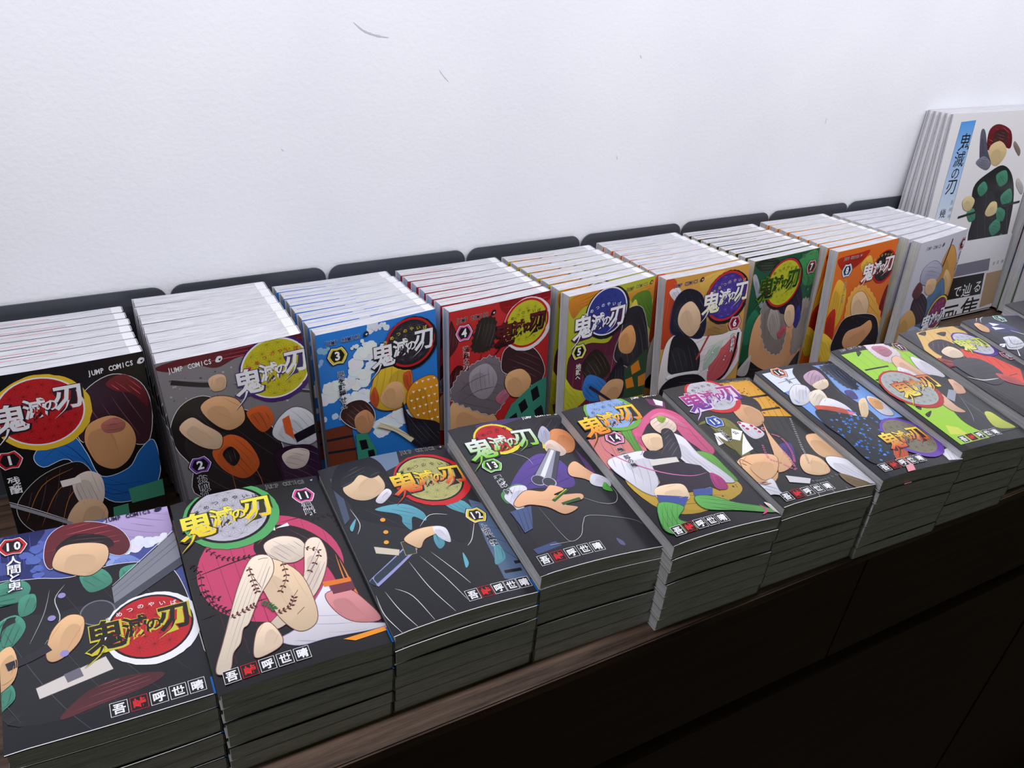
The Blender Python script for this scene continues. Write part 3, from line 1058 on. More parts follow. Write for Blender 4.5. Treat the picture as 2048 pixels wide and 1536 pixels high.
  ('sub','遊郭潜入大作戦',(109.2,32.5),3.8,(70,60,80),(225,225,235)),
  ('jump', (15.5, 10.7), (48.9, 12.3), (110, 110, 120), None),
 ]),
 10: dict(bg=(72, 84, 152), desc='blue-violet cover with green waves and a red disc low on it', ops=[
  ('b',(192,172,222),[(65.4,6.3),(83.4,-4.9),(111.0,-2.3),(113.4,15.7),(105.8,40.6),(92.2,30.9),(78.8,31.9),(70.6,18.7)],None),
  ('b',(34,40,90),[(3.0,4.8),(18.4,-3.2),(30.6,0.7),(23.4,19.0),(24.8,48.6),(1.9,45.5)],None),
  ('cl',(232,238,248),[(79.8,37.4),(90.2,32.9),(103.4,34.5),(106.2,48.6)],6),
  ('cl',(150,165,225),[(71.9,21.7),(73.3,50.4),(87.4,64.9)],6),
  ('cl',(90,110,190),[(20.0,27.8),(26.7,15.0),(22.2,43.0)],5),
  ('b',(120,140,210),[(68.8,48.9),(80.7,42.8),(91.1,61.3),(77.6,66.5)],None),
  ('b',(26,26,32),[(-9.3,50.7),(19.0,46.7),(42.3,52.2),(71.9,49.0),(101.1,59.6),(110.2,87.1),(112.1,141.1),(112.6,177.7),(0.6,178.1),(-15.2,131.8)],(220,220,226)),
  ('b',(78,154,130),[(-3.7,47.2),(13.3,45.7),(19.2,55.0),(12.5,64.9),(-4.1,63.5)],None),
  ('b',(78,154,130),[(48.4,51.8),(62.3,50.7),(66.9,65.2),(52.8,69.8)],None),
  ('b',(78,154,130),[(73.5,54.4),(88.7,55.5),(89.4,72.9),(73.8,72.3)],None),
  ('b',(78,154,130),[(-4.5,83.2),(9.3,75.5),(14.8,87.6),(5.6,102.2),(-4.8,102.3)],None),
  ('b',(78,154,130),[(12.6,62.7),(21.2,61.2),(20.4,75.1),(12.0,77.7)],None),
  ('b',(78,154,130),[(-5.4,132.0),(4.7,128.6),(6.8,140.3),(-3.3,146.9)],None),
  ('b',(112,44,52),[(28.2,30.5),(32.0,9.5),(44.0,-0.5),(62.6,2.1),(77.7,14.5),(82.6,33.1),(74.4,41.7),(56.8,27.8),(41.4,24.9),(32.3,41.6)],(200,210,240)),
  ('b',(36,26,30),[(36.1,22.1),(48.7,11.7),(67.4,18.7),(71.8,30.6),(56.6,29.8),(41.0,30.8)],None),
  ('b',(244,202,160),[(32.6,37.9),(39.1,22.1),(54.8,22.0),(67.5,29.2),(65.8,44.9),(54.2,54.7),(39.1,46.8)],(50,30,30)),
  ('l',(150,150,158),0.5,[(29.9,59.6),(25.2,80.3),(16.3,102.1)]),
  ('l',(200,200,206),0.6,[(38.9,58.1),(32.2,69.5),(33.8,87.6),(24.3,105.0)]),
  ('p',(128,130,142),[(66.0,70.1),(112.1,29.7),(114.7,62.1),(66.0,91.1)],(40,40,46)),
  ('p',(70,72,84),[(65.6,84.7),(114.6,54.9),(114.7,62.1),(66.0,91.1)],None),
  ('l',(226,228,236),0.6,[(66.8,68.5),(111.6,28.5)]),
  ('l',(90,92,104),0.5,[(66.1,74.8),(112.8,37.5)]),
  ('l',(90,92,104),0.5,[(66.3,78.6),(113.3,43.0)]),
  ('disc',(56,56,66),(55.6,89.2),9.7,[((110,112,124),1.1)]),
  ('b',(244,196,146),[(24.3,113.8),(28.7,95.9),(38.5,85.8),(47.3,90.6),(44.7,106.7),(36.0,117.3),(27.6,120.5)],(80,50,40)),
  ('l',(44,42,50),6,[(3.6,116.2),(15.8,113.0),(26.8,108.3)]),
  ('b',(244,196,146),[(-5.0,110.0),(5.7,100.6),(9.3,115.3),(5.7,129.0),(-5.4,132.7)],None),
  ('disc',(150,140,200),(36.4,67.3),2.3,[]),
  ('disc',(150,140,200),(29.4,85.2),2.3,[]),
  ('disc',(150,140,200),(34.4,115.9),2.5,[]),
  ('p',(214,206,200),[(17.7,136.4),(56.3,125.6),(59.5,137.0),(19.2,145.0)],(90,80,80)),
  ('p',(110,106,120),[(32.7,131.6),(41.5,129.2),(43.1,136.3),(34.3,138.3)],None),
  ('b',(74,36,42),[(45.2,147.6),(67.5,144.7),(86.7,149.9),(77.2,156.0),(49.3,160.1),(28.3,162.6)],None),
  ('disc',(190,36,44),(84.7,110.9),24.7,[((26,24,28),1.06),((238,238,244),1.2)]),
  ('logo',(58.2,108.2),(100.0,109.3),(40,34,20),(30,28,24),(200,190,60)),
  ('badge',(10.3,11.7),(200,40,50),'10',(24,23,28)),
  ('sub','人間と鬼',(10.3,25.6),8.4,(238,238,244),(30,30,50)),
  ('auth',(59.1,166.1),(103.1,166.5)),
  ('jump', (69.1, 3.0), (99.7, 2.4), (40, 40, 70), None),
  ('kana',(235,235,240)),
 ]),
 11: dict(bg=(36, 35, 39), desc='black cover with a pink disc, vines and cream curves', ops=[
  ('disc',(196,66,106),(54.9,85.2),50.3,[]),
  ('l',(90,24,46),0.35,[(20.5,61.0),(23.5,153.4)]),
  ('l',(90,24,46),0.35,[(31.0,51.6),(33.0,146.6)]),
  ('l',(90,24,46),0.35,[(70.3,45.9),(68.0,144.6)]),
  ('l',(90,24,46),0.35,[(86.4,42.7),(82.1,143.1)]),
  ('l',(90,24,46),0.35,[(99.7,50.0),(93.9,149.8)]),
  ('l',(90,24,46),0.35,[(10.7,67.7),(14.8,158.1)]),
  ('l',(90,24,46),0.35,[(39.7,52.0),(40.8,147.4)]),
  ('l',(50,20,30),1.1,[(0.5,78.7),(31.4,74.0),(63.9,70.8)]),
  ('l',(50,20,30),1.1,[(0.3,115.2),(22.7,114.5),(45.9,113.9)]),
  ('l',(50,20,30),1.1,[(70.3,45.9),(101.3,44.7),(117.5,55.9)]),
  ('vine',(36,22,28),[(15.6,54.2),(22.9,65.9),(32.1,71.1),(42.1,72.6)]),
  ('vine',(36,22,28),[(2.9,65.0),(7.5,76.4),(6.6,95.0),(15.4,102.8)]),
  ('vine',(36,22,28),[(8.0,90.9),(10.1,105.4),(16.5,113.2),(20.9,122.8)]),
  ('vine',(36,22,28),[(86.4,42.7),(96.2,48.8),(108.4,47.1),(112.3,59.9)]),
  ('b',(36,26,32),[(46.7,64.9),(57.6,49.4),(73.2,49.1),(88.8,61.0),(100.2,83.3),(104.0,115.5),(100.7,136.1),(94.4,126.7),(89.8,95.4),(72.6,79.0),(51.6,76.9)],None),
  ('l',(200,120,50),0.4,[(49.6,63.3),(60.9,53.8),(69.0,51.0)]),
  ('l',(224,130,50),1.6,[(101.3,94.2),(102.0,114.8),(103.3,134.7),(104.9,146.9)]),
  ('l',(224,130,50),1,[(100.1,88.6),(98.7,113.6),(100.1,133.5)]),
  ('b',(240,236,246),[(43.3,150.1),(58.2,143.6),(78.4,120.9),(85.9,114.0),(87.9,136.1),(99.6,153.7),(115.7,160.6),(100.3,161.9),(73.5,159.7),(53.8,159.1)],(130,120,160)),
  ('b',(226,148,150),[(82.0,123.2),(97.8,123.1),(105.9,135.6),(111.2,155.2),(93.7,152.4),(83.9,139.7)],(110,50,60)),
  ('p',(110,50,66),[(87.5,114.6),(103.6,114.4),(103.0,125.0),(87.1,125.0)],None),
  ('p',(226,120,40),[(83.2,112.1),(103.2,113.3),(102.7,117.1),(83.2,116.9)],None),
  ('b',(250,232,212),[(53.8,65.2),(66.7,60.0),(79.7,66.6),(81.5,81.1),(70.0,88.4),(56.8,81.8)],(90,60,60)),
  ('b',(250,230,208),[(82.6,71.9),(93.6,70.3),(93.2,91.4),(79.7,116.6),(61.1,133.1),(45.5,141.5),(40.4,136.1),(57.2,122.6),(72.0,104.2)],(120,80,80)),
  ('b',(248,218,182),[(39.8,82.9),(54.6,79.0),(70.7,98.7),(73.4,128.5),(69.2,145.1),(56.9,148.3),(47.8,132.7),(43.9,108.5)],(120,80,80)),
  ('b',(252,234,210),[(2.0,157.1),(9.7,139.9),(19.4,117.8),(30.4,94.2),(43.0,74.9),(55.1,77.1),(54.0,92.8),(39.8,111.6),(28.9,130.1),(24.2,133.6),(20.1,143.8),(14.4,149.9),(10.2,161.0),(3.9,162.5)],(120,80,80)),
  ('b',(250,224,196),[(32.3,137.4),(40.8,134.5),(45.5,149.2),(41.7,156.2),(28.3,159.3),(25.8,154.2)],(120,80,80)),
  ('vine',(90,30,36),[(39.1,82.6),(39.1,97.3),(39.6,106.9)]),
  ('vine',(90,30,36),[(62.1,85.7),(61.1,100.3),(53.9,112.1)]),
  ('vine',(90,30,36),[(18.5,121.9),(28.1,119.2),(35.1,117.3)]),
  ('vine',(90,30,36),[(47.4,129.0),(56.1,126.8),(61.5,119.5)]),
  ('vine',(90,30,36),[(80.6,76.6),(89.5,83.9),(77.2,101.0)]),
  ('vine',(40,110,60),[(40.0,116.3),(44.2,120.6),(46.5,125.1)]),
  ('p',(238,150,40),[(81.7,163.7),(114.5,161.9),(114.0,165.3),(88.8,167.2)],None),
  ('p',(238,238,242),[(60.3,50.3),(67.3,40.3),(65.5,53.1)],None),
  ('p',(238,238,242),[(66.0,51.1),(75.9,47.7),(76.4,51.2)],None),
  ('disc',(188,186,198),(37.9,25.5),27.8,[((24,22,26),1.08),((84,168,100),1.24)]),
  ('logo',(13.6,28.0),(59.3,25.7),(244,238,90),(238,206,40),(60,56,40)),
  ('badge',(95.6,20.8),(214,80,150),'11',(24,23,28)),
  ('sub','混戦',(95.2,33.3),7.4,(24,23,28),(230,230,235)),
  ('auth',(9.8,167.1),(53.9,164.5)),
  ('jump', (69.6, 5.2), (100.1, 4.9), (34, 34, 38), (170, 170, 176)),
  ('kana',(60,56,66)),
 ]),
 12: dict(bg=(42, 43, 49), desc='charcoal cover with teal streaks, a red ring and long white lines', ops=[
  ('p',(104,122,148),[(43.4,-1.6),(69.3,-4.6),(64.9,16.6),(49.9,21.7)],None),
  ('p',(84,104,134),[(103.6,70.9),(119.4,82.3),(115.3,154.8),(110.1,165.8),(93.0,157.1),(96.1,121.1)],None),
  ('l',(30,34,44),0.4,[(101.9,76.5),(127.9,78.9)]),
  ('l',(30,34,44),0.4,[(102.7,90.1),(123.9,96.0)]),
  ('l',(30,34,44),0.4,[(103.4,103.2),(120.0,112.4)]),
  ('l',(30,34,44),0.4,[(104.1,116.1),(116.3,128.1)]),
  ('l',(30,34,44),0.4,[(104.8,128.6),(112.8,143.3)]),
  ('l',(26,28,36),3,[(108.0,144.3),(120.5,145.0)]),
  ('l',(26,28,36),3,[(96.1,151.1),(110.0,151.9)]),
  ('p',(70,82,104),[(6.1,14.2),(12.6,13.1),(6.9,62.5),(1.7,66.4)],None),
  ('b',(26,27,32),[(4.9,23.2),(16.5,2.0),(35.9,-5.3),(49.1,6.9),(52.6,32.9),(58.4,56.0),(86.5,71.4),(92.4,97.2),(79.7,115.4),(65.8,99.6),(39.0,84.7),(14.0,64.9),(12.0,46.8)],None),
  ('b',(242,208,168),[(11.8,29.8),(21.5,17.8),(38.0,14.0),(45.0,27.9),(42.8,41.1),(28.5,48.6),(16.4,43.4)],(50,40,40)),
  ('b',(30,30,36),[(10.3,26.8),(19.2,12.0),(37.3,8.5),(46.8,20.7),(37.4,25.5),(29.6,18.5),(20.7,25.2)],None),
  ('b',(236,232,244),[(31.8,50.9),(43.6,41.3),(46.5,47.2),(35.8,55.8)],None),
  ('b',(96,168,188),[(27.7,60.2),(50.2,61.8),(61.8,75.2),(60.2,85.1),(52.3,77.8),(46.4,90.7),(42.7,81.5),(43.6,72.6)],None),
  ('b',(96,168,188),[(81.2,63.5),(99.3,72.6),(102.2,94.7),(93.3,85.7),(84.2,76.7)],None),
  ('b',(110,176,192),[(102.5,116.7),(105.3,127.6),(103.1,138.8),(92.8,142.6),(98.3,129.6)],None),
  ('b',(96,168,188),[(64.3,93.4),(65.3,110.5),(58.9,115.8),(58.3,105.8)],None),
  ('b',(96,168,188),[(4.3,70.7),(11.2,64.0),(5.0,75.4)],None),
  ('b',(96,168,188),[(74.0,124.3),(74.1,134.9),(69.9,138.7)],None),
  ('l',(150,150,206),9,[(2.8,128.7),(22.6,117.7),(41.1,106.4)]),
  ('l',(46,60,72),6,[(1.5,128.2),(22.9,116.8),(43.2,105.0)]),
  ('p',(60,58,50),[(34.1,99.6),(44.4,99.9),(41.3,113.9),(32.9,113.1)],(170,160,130)),
  ('b',(244,204,162),[(37.3,97.5),(49.3,91.6),(65.4,92.6),(67.7,99.1),(52.9,102.9),(45.9,110.2),(41.1,106.4)],(80,50,40)),
  ('b',(236,234,246),[(62.8,92.9),(71.9,97.1),(69.6,111.9),(63.1,104.2)],None),
  ('p',(206,196,176),[(14.3,96.0),(30.9,106.0),(28.1,111.4),(13.4,103.1)],(60,60,60)),
  ('disc',(232,160,60),(29.6,73.0),2.0,[]),
  ('disc',(232,160,60),(27.4,85.8),1.9,[]),
  ('disc',(232,160,60),(24.2,95.6),1.9,[]),
  ('l',(226,226,230),0.5,[(0.8,138.5),(0.7,157.1),(6.4,176.1)]),
  ('l',(226,226,230),0.5,[(7.4,138.5),(11.4,157.4),(17.6,175.0)]),
  ('l',(226,226,230),0.5,[(32.8,119.3),(37.8,147.2),(46.5,173.1)]),
  ('l',(226,226,230),0.5,[(42.2,117.4),(51.6,142.3),(58.6,166.8)]),
  ('l',(226,226,230),0.5,[(51.4,116.4),(61.1,138.6),(67.0,153.8)]),
  ('l',(226,226,230),0.5,[(14.7,138.8),(23.9,149.8),(30.3,174.4)]),
  ('l',(226,226,230),0.5,[(10.3,52.1),(12.3,70.0),(7.5,79.6)]),
  ('l',(226,226,230),0.5,[(53.4,89.7),(65.7,80.0),(79.2,83.4)]),
  ('l',(226,226,230),0.5,[(98.5,93.4),(87.4,112.5),(80.6,119.0)]),
  ('disc',(178,174,112),(82.9,39.4),26.7,[((26,24,28),1.06),((200,36,44),1.2)]),
  ('logo',(60.3,37.9),(104.5,39.7),(240,224,70),(214,60,40),(36,30,30)),
  ('badge',(101.5,89.7),(226,200,50),'12',(24,23,28)),
  ('sub','上弦集結',(102.0,103.4),6,(24,23,28),(220,225,235)),
  ('auth',(63.9,163.0),(105.5,165.2)),
  ('jump', (70.0, 3.2), (101.3, 3.0), (34, 34, 38), (180, 180, 186)),
  ('kana',(50,48,44)),
 ]),
 13: dict(bg=(46, 46, 52), desc='charcoal cover with a violet shape and silver tubes', ops=[
  ('p',(72,58,104),[(25.1,2.1),(72.7,-3.1),(71.2,2.0),(25.0,13.0)],None),
  ('b',(98,72,160),[(22.3,81.2),(46.1,59.7),(65.7,51.9),(78.2,63.8),(79.5,81.0),(72.1,97.4),(43.8,91.6),(22.0,89.2)],None),
  ('p',(86,60,110),[(100.4,51.5),(103.2,73.2),(101.5,93.0),(96.1,85.0)],None),
  ('b',(32,32,38),[(68.3,29.8),(86.1,11.3),(106.0,3.9),(114.6,17.4),(108.7,46.1),(89.5,52.5),(74.9,42.1)],None),
  ('b',(232,152,100),[(79.6,35.2),(93.0,21.9),(105.2,24.5),(107.1,39.9),(96.4,54.8),(82.4,54.4),(76.8,46.1)],(50,30,30)),
  ('b',(190,190,214),[(73.7,31.0),(85.8,15.8),(88.2,26.8),(76.4,43.1)],None),
  ('b',(240,214,200),[(73.7,42.5),(85.1,36.4),(90.8,52.1),(83.0,58.7),(72.8,53.6)],None),
  ('p',(226,212,60),[(74.6,37.0),(73.5,46.7),(70.8,46.1)],None),
  ('p',(150,150,168),[(76.1,47.3),(84.0,53.4),(57.5,92.5),(41.3,82.1)],(30,30,34)),
  ('p',(226,228,240),[(77.3,49.0),(79.3,50.9),(49.3,86.6),(45.7,84.4)],None),
  ('p',(70,70,86),[(81.1,51.3),(84.0,53.4),(58.2,91.3),(54.0,90.3)],None),
  ('disc',(64,64,78),(46.7,83.4),5.7,[((170,172,190),1.15)]),
  ('disc',(64,64,78),(54.3,87.8),5.3,[((170,172,190),1.15)]),
  ('b',(244,188,146),[(80.9,73.3),(91.2,67.6),(97.2,79.9),(106.2,96.8),(98.6,102.7),(87.7,90.9),(76.7,84.3)],(80,50,40)),
  ('b',(232,230,246),[(98.8,85.7),(108.4,93.3),(106.2,103.3),(94.2,101.6),(90.0,95.4)],None),
  ('b',(90,180,70),[(103.8,97.5),(104.5,109.3),(97.2,104.9)],None),
  ('b',(80,160,80),[(9.4,89.1),(25.5,82.0),(31.5,88.5),(11.4,101.6)],None),
  ('b',(228,228,246),[(10.2,92.9),(22.0,83.6),(33.1,88.9),(16.1,113.5),(12.7,104.3)],(90,90,110)),
  ('b',(244,188,146),[(15.0,101.4),(29.8,91.8),(44.0,96.6),(53.4,91.4),(62.6,98.8),(50.7,103.2),(73.6,106.6),(71.5,113.5),(54.4,115.2),(63.3,121.1),(48.6,125.5),(38.9,114.7),(26.2,107.8),(15.6,107.5)],(80,50,40)),
  ('l',(40,90,40),3,[(46.4,109.5),(65.2,99.4)]),
  ('l',(40,90,40),3,[(52.0,114.5),(70.5,112.0)]),
  ('l',(226,212,60),0.8,[(48.4,107.5),(64.3,99.2)]),
  ('p',(72,88,130),[(7.3,110.0),(26.4,109.1),(16.5,131.8),(8.4,134.1),(8.5,125.2)],None),
  ('l',(40,44,60),0.4,[(9.3,109.4),(5.8,132.3)]),
  ('l',(40,44,60),0.4,[(13.8,109.3),(9.4,132.1)]),
  ('l',(40,44,60),0.4,[(18.2,109.3),(12.9,132.0)]),
  ('l',(40,44,60),0.4,[(22.7,109.3),(16.5,131.8)]),
  ('p',(66,80,122),[(6.6,150.9),(26.7,148.9),(29.9,154.2),(7.9,156.5)],None),
  ('b',(88,88,128),[(75.9,159.2),(79.7,163.6),(78.9,167.8),(75.5,165.8)],None),
  ('l',(206,206,212),0.35,[(31.2,110.3),(34.7,142.4),(38.4,153.3),(49.4,149.7),(58.4,137.4),(68.2,131.9),(100.0,142.7),(108.3,150.8)]),
  ('l',(206,206,212),0.35,[(38.4,153.3),(20.8,151.7)]),
  ('l',(206,206,212),0.35,[(68.5,107.1),(84.7,120.5),(98.0,122.7),(105.9,113.5),(106.2,103.3)]),
  ('l',(206,206,212),0.35,[(32.1,39.4),(49.2,53.6),(51.4,64.3)]),
  ('disc',(190,36,44),(35.5,24.0),18.1,[((226,212,60),1.16)]),
  ('logo',(16.2,31.6),(62.6,30.0),(238,238,244),(130,200,60),(30,40,26)),
  ('badge',(17.0,55.4),(110,190,70),'13',(24,23,28)),
  ('sub','遷移変転',(15.8,70.7),6,(24,23,28),(225,225,230)),
  ('auth',(10.5,164.5),(56.1,161.5)),
  ('jump', (72.0, 1.4), (103.5, -1.4), (238, 238, 244), None),
  ('kana',(60,40,40)),
 ]),
 14: dict(bg=(40, 38, 44), desc='cover with pink curls, white folds and green bands', ops=[
  ('p',(204,124,120),[(2.0,43.8),(52.6,43.4),(40.8,89.1),(-1.4,89.6)],None),
  ('l',(90,40,50),0.4,[(9.8,42.9),(0.5,87.5)]),
  ('l',(90,40,50),0.4,[(20.5,42.7),(10.6,87.6)]),
  ('l',(90,40,50),0.4,[(31.3,42.5),(20.8,87.7)]),
  ('l',(90,40,50),0.4,[(42.3,42.3),(31.2,87.9)]),
  ('l',(40,30,36),3,[(-3.8,70.3),(12.3,69.1)]),
  ('l',(40,30,36),3,[(-2.4,84.1),(15.3,83.6)]),
  ('b',(204,168,60),[(5.0,99.2),(34.2,94.1),(83.5,100.7),(102.3,126.3),(93.5,143.5),(42.7,153.6),(13.1,138.9)],None),
  ('spots',(40,36,30),(20,112),(105,150),30,1.6),
  ('p',(120,50,100),[(91.1,3.6),(109.0,12.0),(102.4,22.8),(90.2,13.3)],None),
  ('p',(238,236,244),[(99.2,5.5),(107.5,10.8),(102.4,17.9),(96.3,14.8)],None),
  ('b',(222,96,142),[(45.4,47.6),(73.8,28.7),(93.4,20.6),(108.5,27.5),(114.6,46.6),(115.5,67.0),(111.5,86.8),(99.2,93.7),(96.2,81.3),(92.2,67.0),(91.8,44.1),(72.3,39.2),(49.6,56.1)],(140,40,80)),
  ('b',(236,130,168),[(75.9,33.9),(92.5,26.9),(103.5,36.0),(105.6,53.7),(96.7,45.3),(84.8,36.1)],None),
  ('l',(150,40,84),0.5,[(106.6,52.4),(104.7,73.2),(104.4,88.6)]),
  ('b',(222,96,142),[(48.3,73.8),(59.3,65.9),(54.2,57.3),(49.2,48.6),(43.1,61.7)],None),
  ('b',(252,228,204),[(73.2,37.9),(90.6,32.8),(97.7,44.0),(90.0,55.9),(75.8,58.3),(69.8,50.8)],(120,70,70)),
  ('b',(150,190,70),[(85.6,31.6),(93.6,35.1),(84.9,42.4),(81.9,38.5)],None),
  ('b',(104,172,72),[(40.8,32.9),(49.3,35.0),(44.0,54.6),(39.8,73.6),(33.8,76.2),(35.3,59.6),(36.1,45.2)],(50,100,40)),
  ('b',(104,172,72),[(90.6,85.6),(103.9,92.0),(105.0,110.7),(104.2,128.2),(96.8,123.4),(92.9,106.0),(86.1,94.4)],(50,100,40)),
  ('b',(236,234,246),[(4.1,73.8),(22.9,71.9),(42.5,74.3),(42.6,89.6),(22.2,123.1),(11.9,119.0),(5.0,99.2),(1.9,85.3)],(130,120,150)),
  ('b',(236,234,246),[(79.6,57.8),(91.2,65.3),(90.7,88.5),(97.6,111.4),(99.6,129.6),(83.3,125.0),(72.9,107.4),(68.3,84.0)],(130,120,150)),
  ('b',(250,216,176),[(50.5,56.3),(65.3,54.2),(70.2,59.9),(62.4,73.9),(47.1,75.5)],(90,60,60)),
  ('b',(42,40,48),[(75.6,52.3),(86.2,55.0),(73.9,85.5),(62.3,92.2),(37.8,82.8),(42.5,74.3),(59.8,76.1)],None),
  ('p',(216,210,204),[(38.9,85.9),(65.8,89.0),(64.3,95.5),(35.9,93.2)],None),
  ('p',(46,38,52),[(36.8,93.5),(63.4,95.2),(80.9,104.1),(86.1,129.7),(77.4,136.4),(71.9,129.6),(49.6,131.0),(22.6,118.2),(31.4,113.0)],None),
  ('b',(180,60,130),[(83.9,114.5),(90.4,123.0),(87.1,135.2),(76.5,134.8),(77.1,125.9)],None),
  ('b',(252,222,186),[(24.2,117.4),(47.2,120.1),(47.1,131.5),(40.0,138.2),(18.7,129.6)],None),
  ('p',(66,84,150),[(19.0,124.7),(44.0,135.6),(33.8,143.7),(16.5,132.6)],None),
  ('p',(66,84,150),[(52.9,129.4),(72.9,131.2),(66.3,139.5),(49.9,136.1)],None),
  ('b',(98,176,88),[(15.0,133.4),(32.9,143.5),(20.8,153.0),(25.4,160.2),(32.4,166.9),(11.3,168.5),(2.5,157.9)],(40,100,50)),
  ('b',(98,176,88),[(49.1,137.1),(65.5,140.6),(80.6,152.4),(104.4,163.1),(108.8,170.6),(78.3,161.6),(49.2,151.9)],(40,100,50)),
  ('l',(60,130,60),0.35,[(16.8,136.4),(3.1,157.0)]),
  ('l',(60,130,60),0.35,[(21.0,137.6),(6.7,158.1)]),
  ('l',(60,130,60),0.35,[(25.2,138.8),(10.4,159.2)]),
  ('l',(60,130,60),0.35,[(29.4,140.0),(14.0,160.3)]),
  ('l',(214,60,130),2,[(100.8,159.6),(103.5,166.6),(95.7,170.4)]),
  ('b',(226,220,210),[(107.9,157.9),(113.3,163.2),(113.3,173.2),(108.8,168.2)],None),
  ('l',(220,120,180),1.1,[(15.9,41.6),(9.7,60.0),(17.9,79.5),(39.1,102.1),(62.5,113.9),(81.2,113.7)]),
  ('disc',(142,172,222),(43.5,16.6),23.3,[((232,232,240),1.0),((110,170,70),1.16)]),
  ('logo',(15.7,28.2),(61.0,22.4),(246,214,60),(232,130,40),(50,36,30)),
  ('badge',(25.6,50.6),(222,110,170),'14',(24,23,28)),
  ('sub','無一郎の無',(22.0,65.4),5.4,(24,23,28),(225,225,230)),
  ('auth',(12.1,164.8),(56.1,164.1)),
  ('jump', (75.4, 0.7), (106.4, -1.3), (238, 238, 244), None),
  ('kana',(90,100,120)),
 ]),
 15: dict(bg=(52, 50, 50), desc='cover with an amber lattice, paper slips and a pink bead chain', ops=[
  ('p',(218,158,52),[(62,6),(108,5),(108,70),(70,64)],None),
  ('l',(40,32,20),0.4,[(82.0,21.3),(61.3,82.9)]),
  ('l',(40,32,20),0.4,[(91.3,21.4),(68.0,85.3)]),
  ('l',(40,32,20),0.4,[(100.6,21.6),(74.8,87.7)]),
  ('l',(40,32,20),0.4,[(110.0,21.7),(81.6,90.1)]),
  ('l',(40,32,20),0.4,[(119.5,21.8),(88.4,92.5)]),
  ('l',(36,28,22),3,[(77.4,34.6),(112.2,33.1)]),
  ('l',(36,28,22),3,[(72.2,55.9),(106.1,54.9)]),
  ('spots',(40,32,20),(72,8),(108,62),24,1.4),
  ('b',(128,124,62),[(-1.4,58.8),(32.1,58.4),(30.6,89.7),(9.5,121.4),(0.0,111.9),(-9.3,87.6)],None),
  ('p',(238,238,244),[(5.8,74.5),(15.9,75.4),(11.4,88.1),(-0.5,89.8)],None),
  ('p',(238,238,244),[(27.2,73.3),(35.2,79.9),(23.4,91.0),(17.5,86.6)],None),
  ('p',(238,238,244),[(36.2,80.2),(44.1,86.8),(28.8,104.4),(10.8,108.8),(21.1,96.6)],None),
  ('sub','南無',(36.3,88.0),6,(24,23,28),None),
  ('sub','仏',(26.9,79.6),5,(24,23,28),None),
  ('b',(32,32,38),[(42.1,68.8),(62.4,81.6),(71.6,99.6),(62.7,142.1),(61.5,155.9),(32.2,155.0),(43.9,122.9),(27.2,107.7)],None),
  ('b',(80,56,130),[(49.9,109.6),(70.9,107.2),(53.3,132.6),(41.5,129.6)],None),
  ('b',(228,176,130),[(51.1,44.4),(70.3,38.3),(77.9,53.8),(70.9,70.6),(54.2,78.1),(45.4,66.4)],(60,40,40)),
  ('b',(36,34,38),[(49.3,38.9),(71.3,26.2),(87.3,38.5),(79.8,57.6),(72.9,47.5),(61.2,41.5)],None),
  ('b',(236,232,246),[(41.1,67.0),(52.2,76.0),(54.4,89.2),(39.6,93.4),(36.1,81.7)],None),
  ('disc',(176,40,70),(41.0,68.6),1.8,[((238,230,238),1.3)]),
  ('disc',(176,40,70),(41.8,73.6),1.8,[((238,230,238),1.3)]),
  ('disc',(176,40,70),(42.5,78.5),1.9,[((238,230,238),1.3)]),
  ('disc',(176,40,70),(50.1,75.5),1.8,[((238,230,238),1.3)]),
  ('disc',(176,40,70),(50.8,80.5),1.8,[((238,230,238),1.3)]),
  ('disc',(176,40,70),(51.5,85.4),1.9,[((238,230,238),1.3)]),
  ('disc',(176,40,70),(59.2,82.4),1.9,[((238,230,238),1.3)]),
  ('b',(242,192,146),[(65.2,74.2),(59.7,88.9),(54.9,110.9),(50.4,131.8),(30.1,139.4),(14.0,129.6),(4.8,113.1),(-2.2,132.3),(4.0,147.6),(27.2,138.6)],(120,70,60)),
  ('b',(242,192,146),[(-1.9,115.7),(18.6,110.7),(41.1,119.3),(24.3,139.2),(0.3,145.2),(-5.1,131.6)],(120,70,60)),
  ('b',(242,192,146),[(98.6,99.7),(120.4,103.3),(119.3,130.6),(113.9,142.1),(90.5,133.2),(87.8,119.0)],(120,70,60)),
  ('b',(246,204,160),[(57.3,133.6),(71.5,124.0),(84.2,133.1),(79.8,150.1),(64.3,153.2),(52.3,146.5)],(120,70,60)),
  ('chain',(214,110,150),[(41.3,99.9),(32.1,119.9),(38.5,128.8),(45.7,140.6),(50.6,129.0),(53.5,116.5)]),
  ('chain',(214,110,150),[(56.6,88.2),(66.4,98.3),(62.3,116.4),(52.3,132.3)]),
  ('chain',(170,172,180),[(104.1,71.5),(89.2,95.9),(75.5,119.7),(66.3,135.9)]),
  ('chain',(120,120,130),[(48.6,156.7),(65.3,158.3),(106.2,151.9)]),
  ('b',(230,230,242),[(-9.7,130.4),(1.3,144.1),(15.4,143.8),(10.7,159.3),(14.6,167.6),(2.8,160.4),(-12.2,153.1)],(110,110,130)),
  ('b',(236,236,246),[(92.7,132.3),(113.9,142.1),(113.8,173.9),(95.0,166.1),(84.7,147.8)],(110,110,130)),
  ('p',(206,204,208),[(30.3,144.3),(50.7,154.5),(44.5,159.7),(27.5,152.4)],None),
  ('b',(120,96,60),[(86.9,155.6),(106.5,173.4),(89.6,177.2),(82.8,165.7)],None),
  ('l',(200,200,206),0.35,[(61.0,162.7),(59.8,175.9)]),
  ('l',(200,200,206),0.35,[(77.1,171.1),(77.0,177.2)]),
  ('l',(200,200,206),0.35,[(48.6,162.8),(40.4,177.2)]),
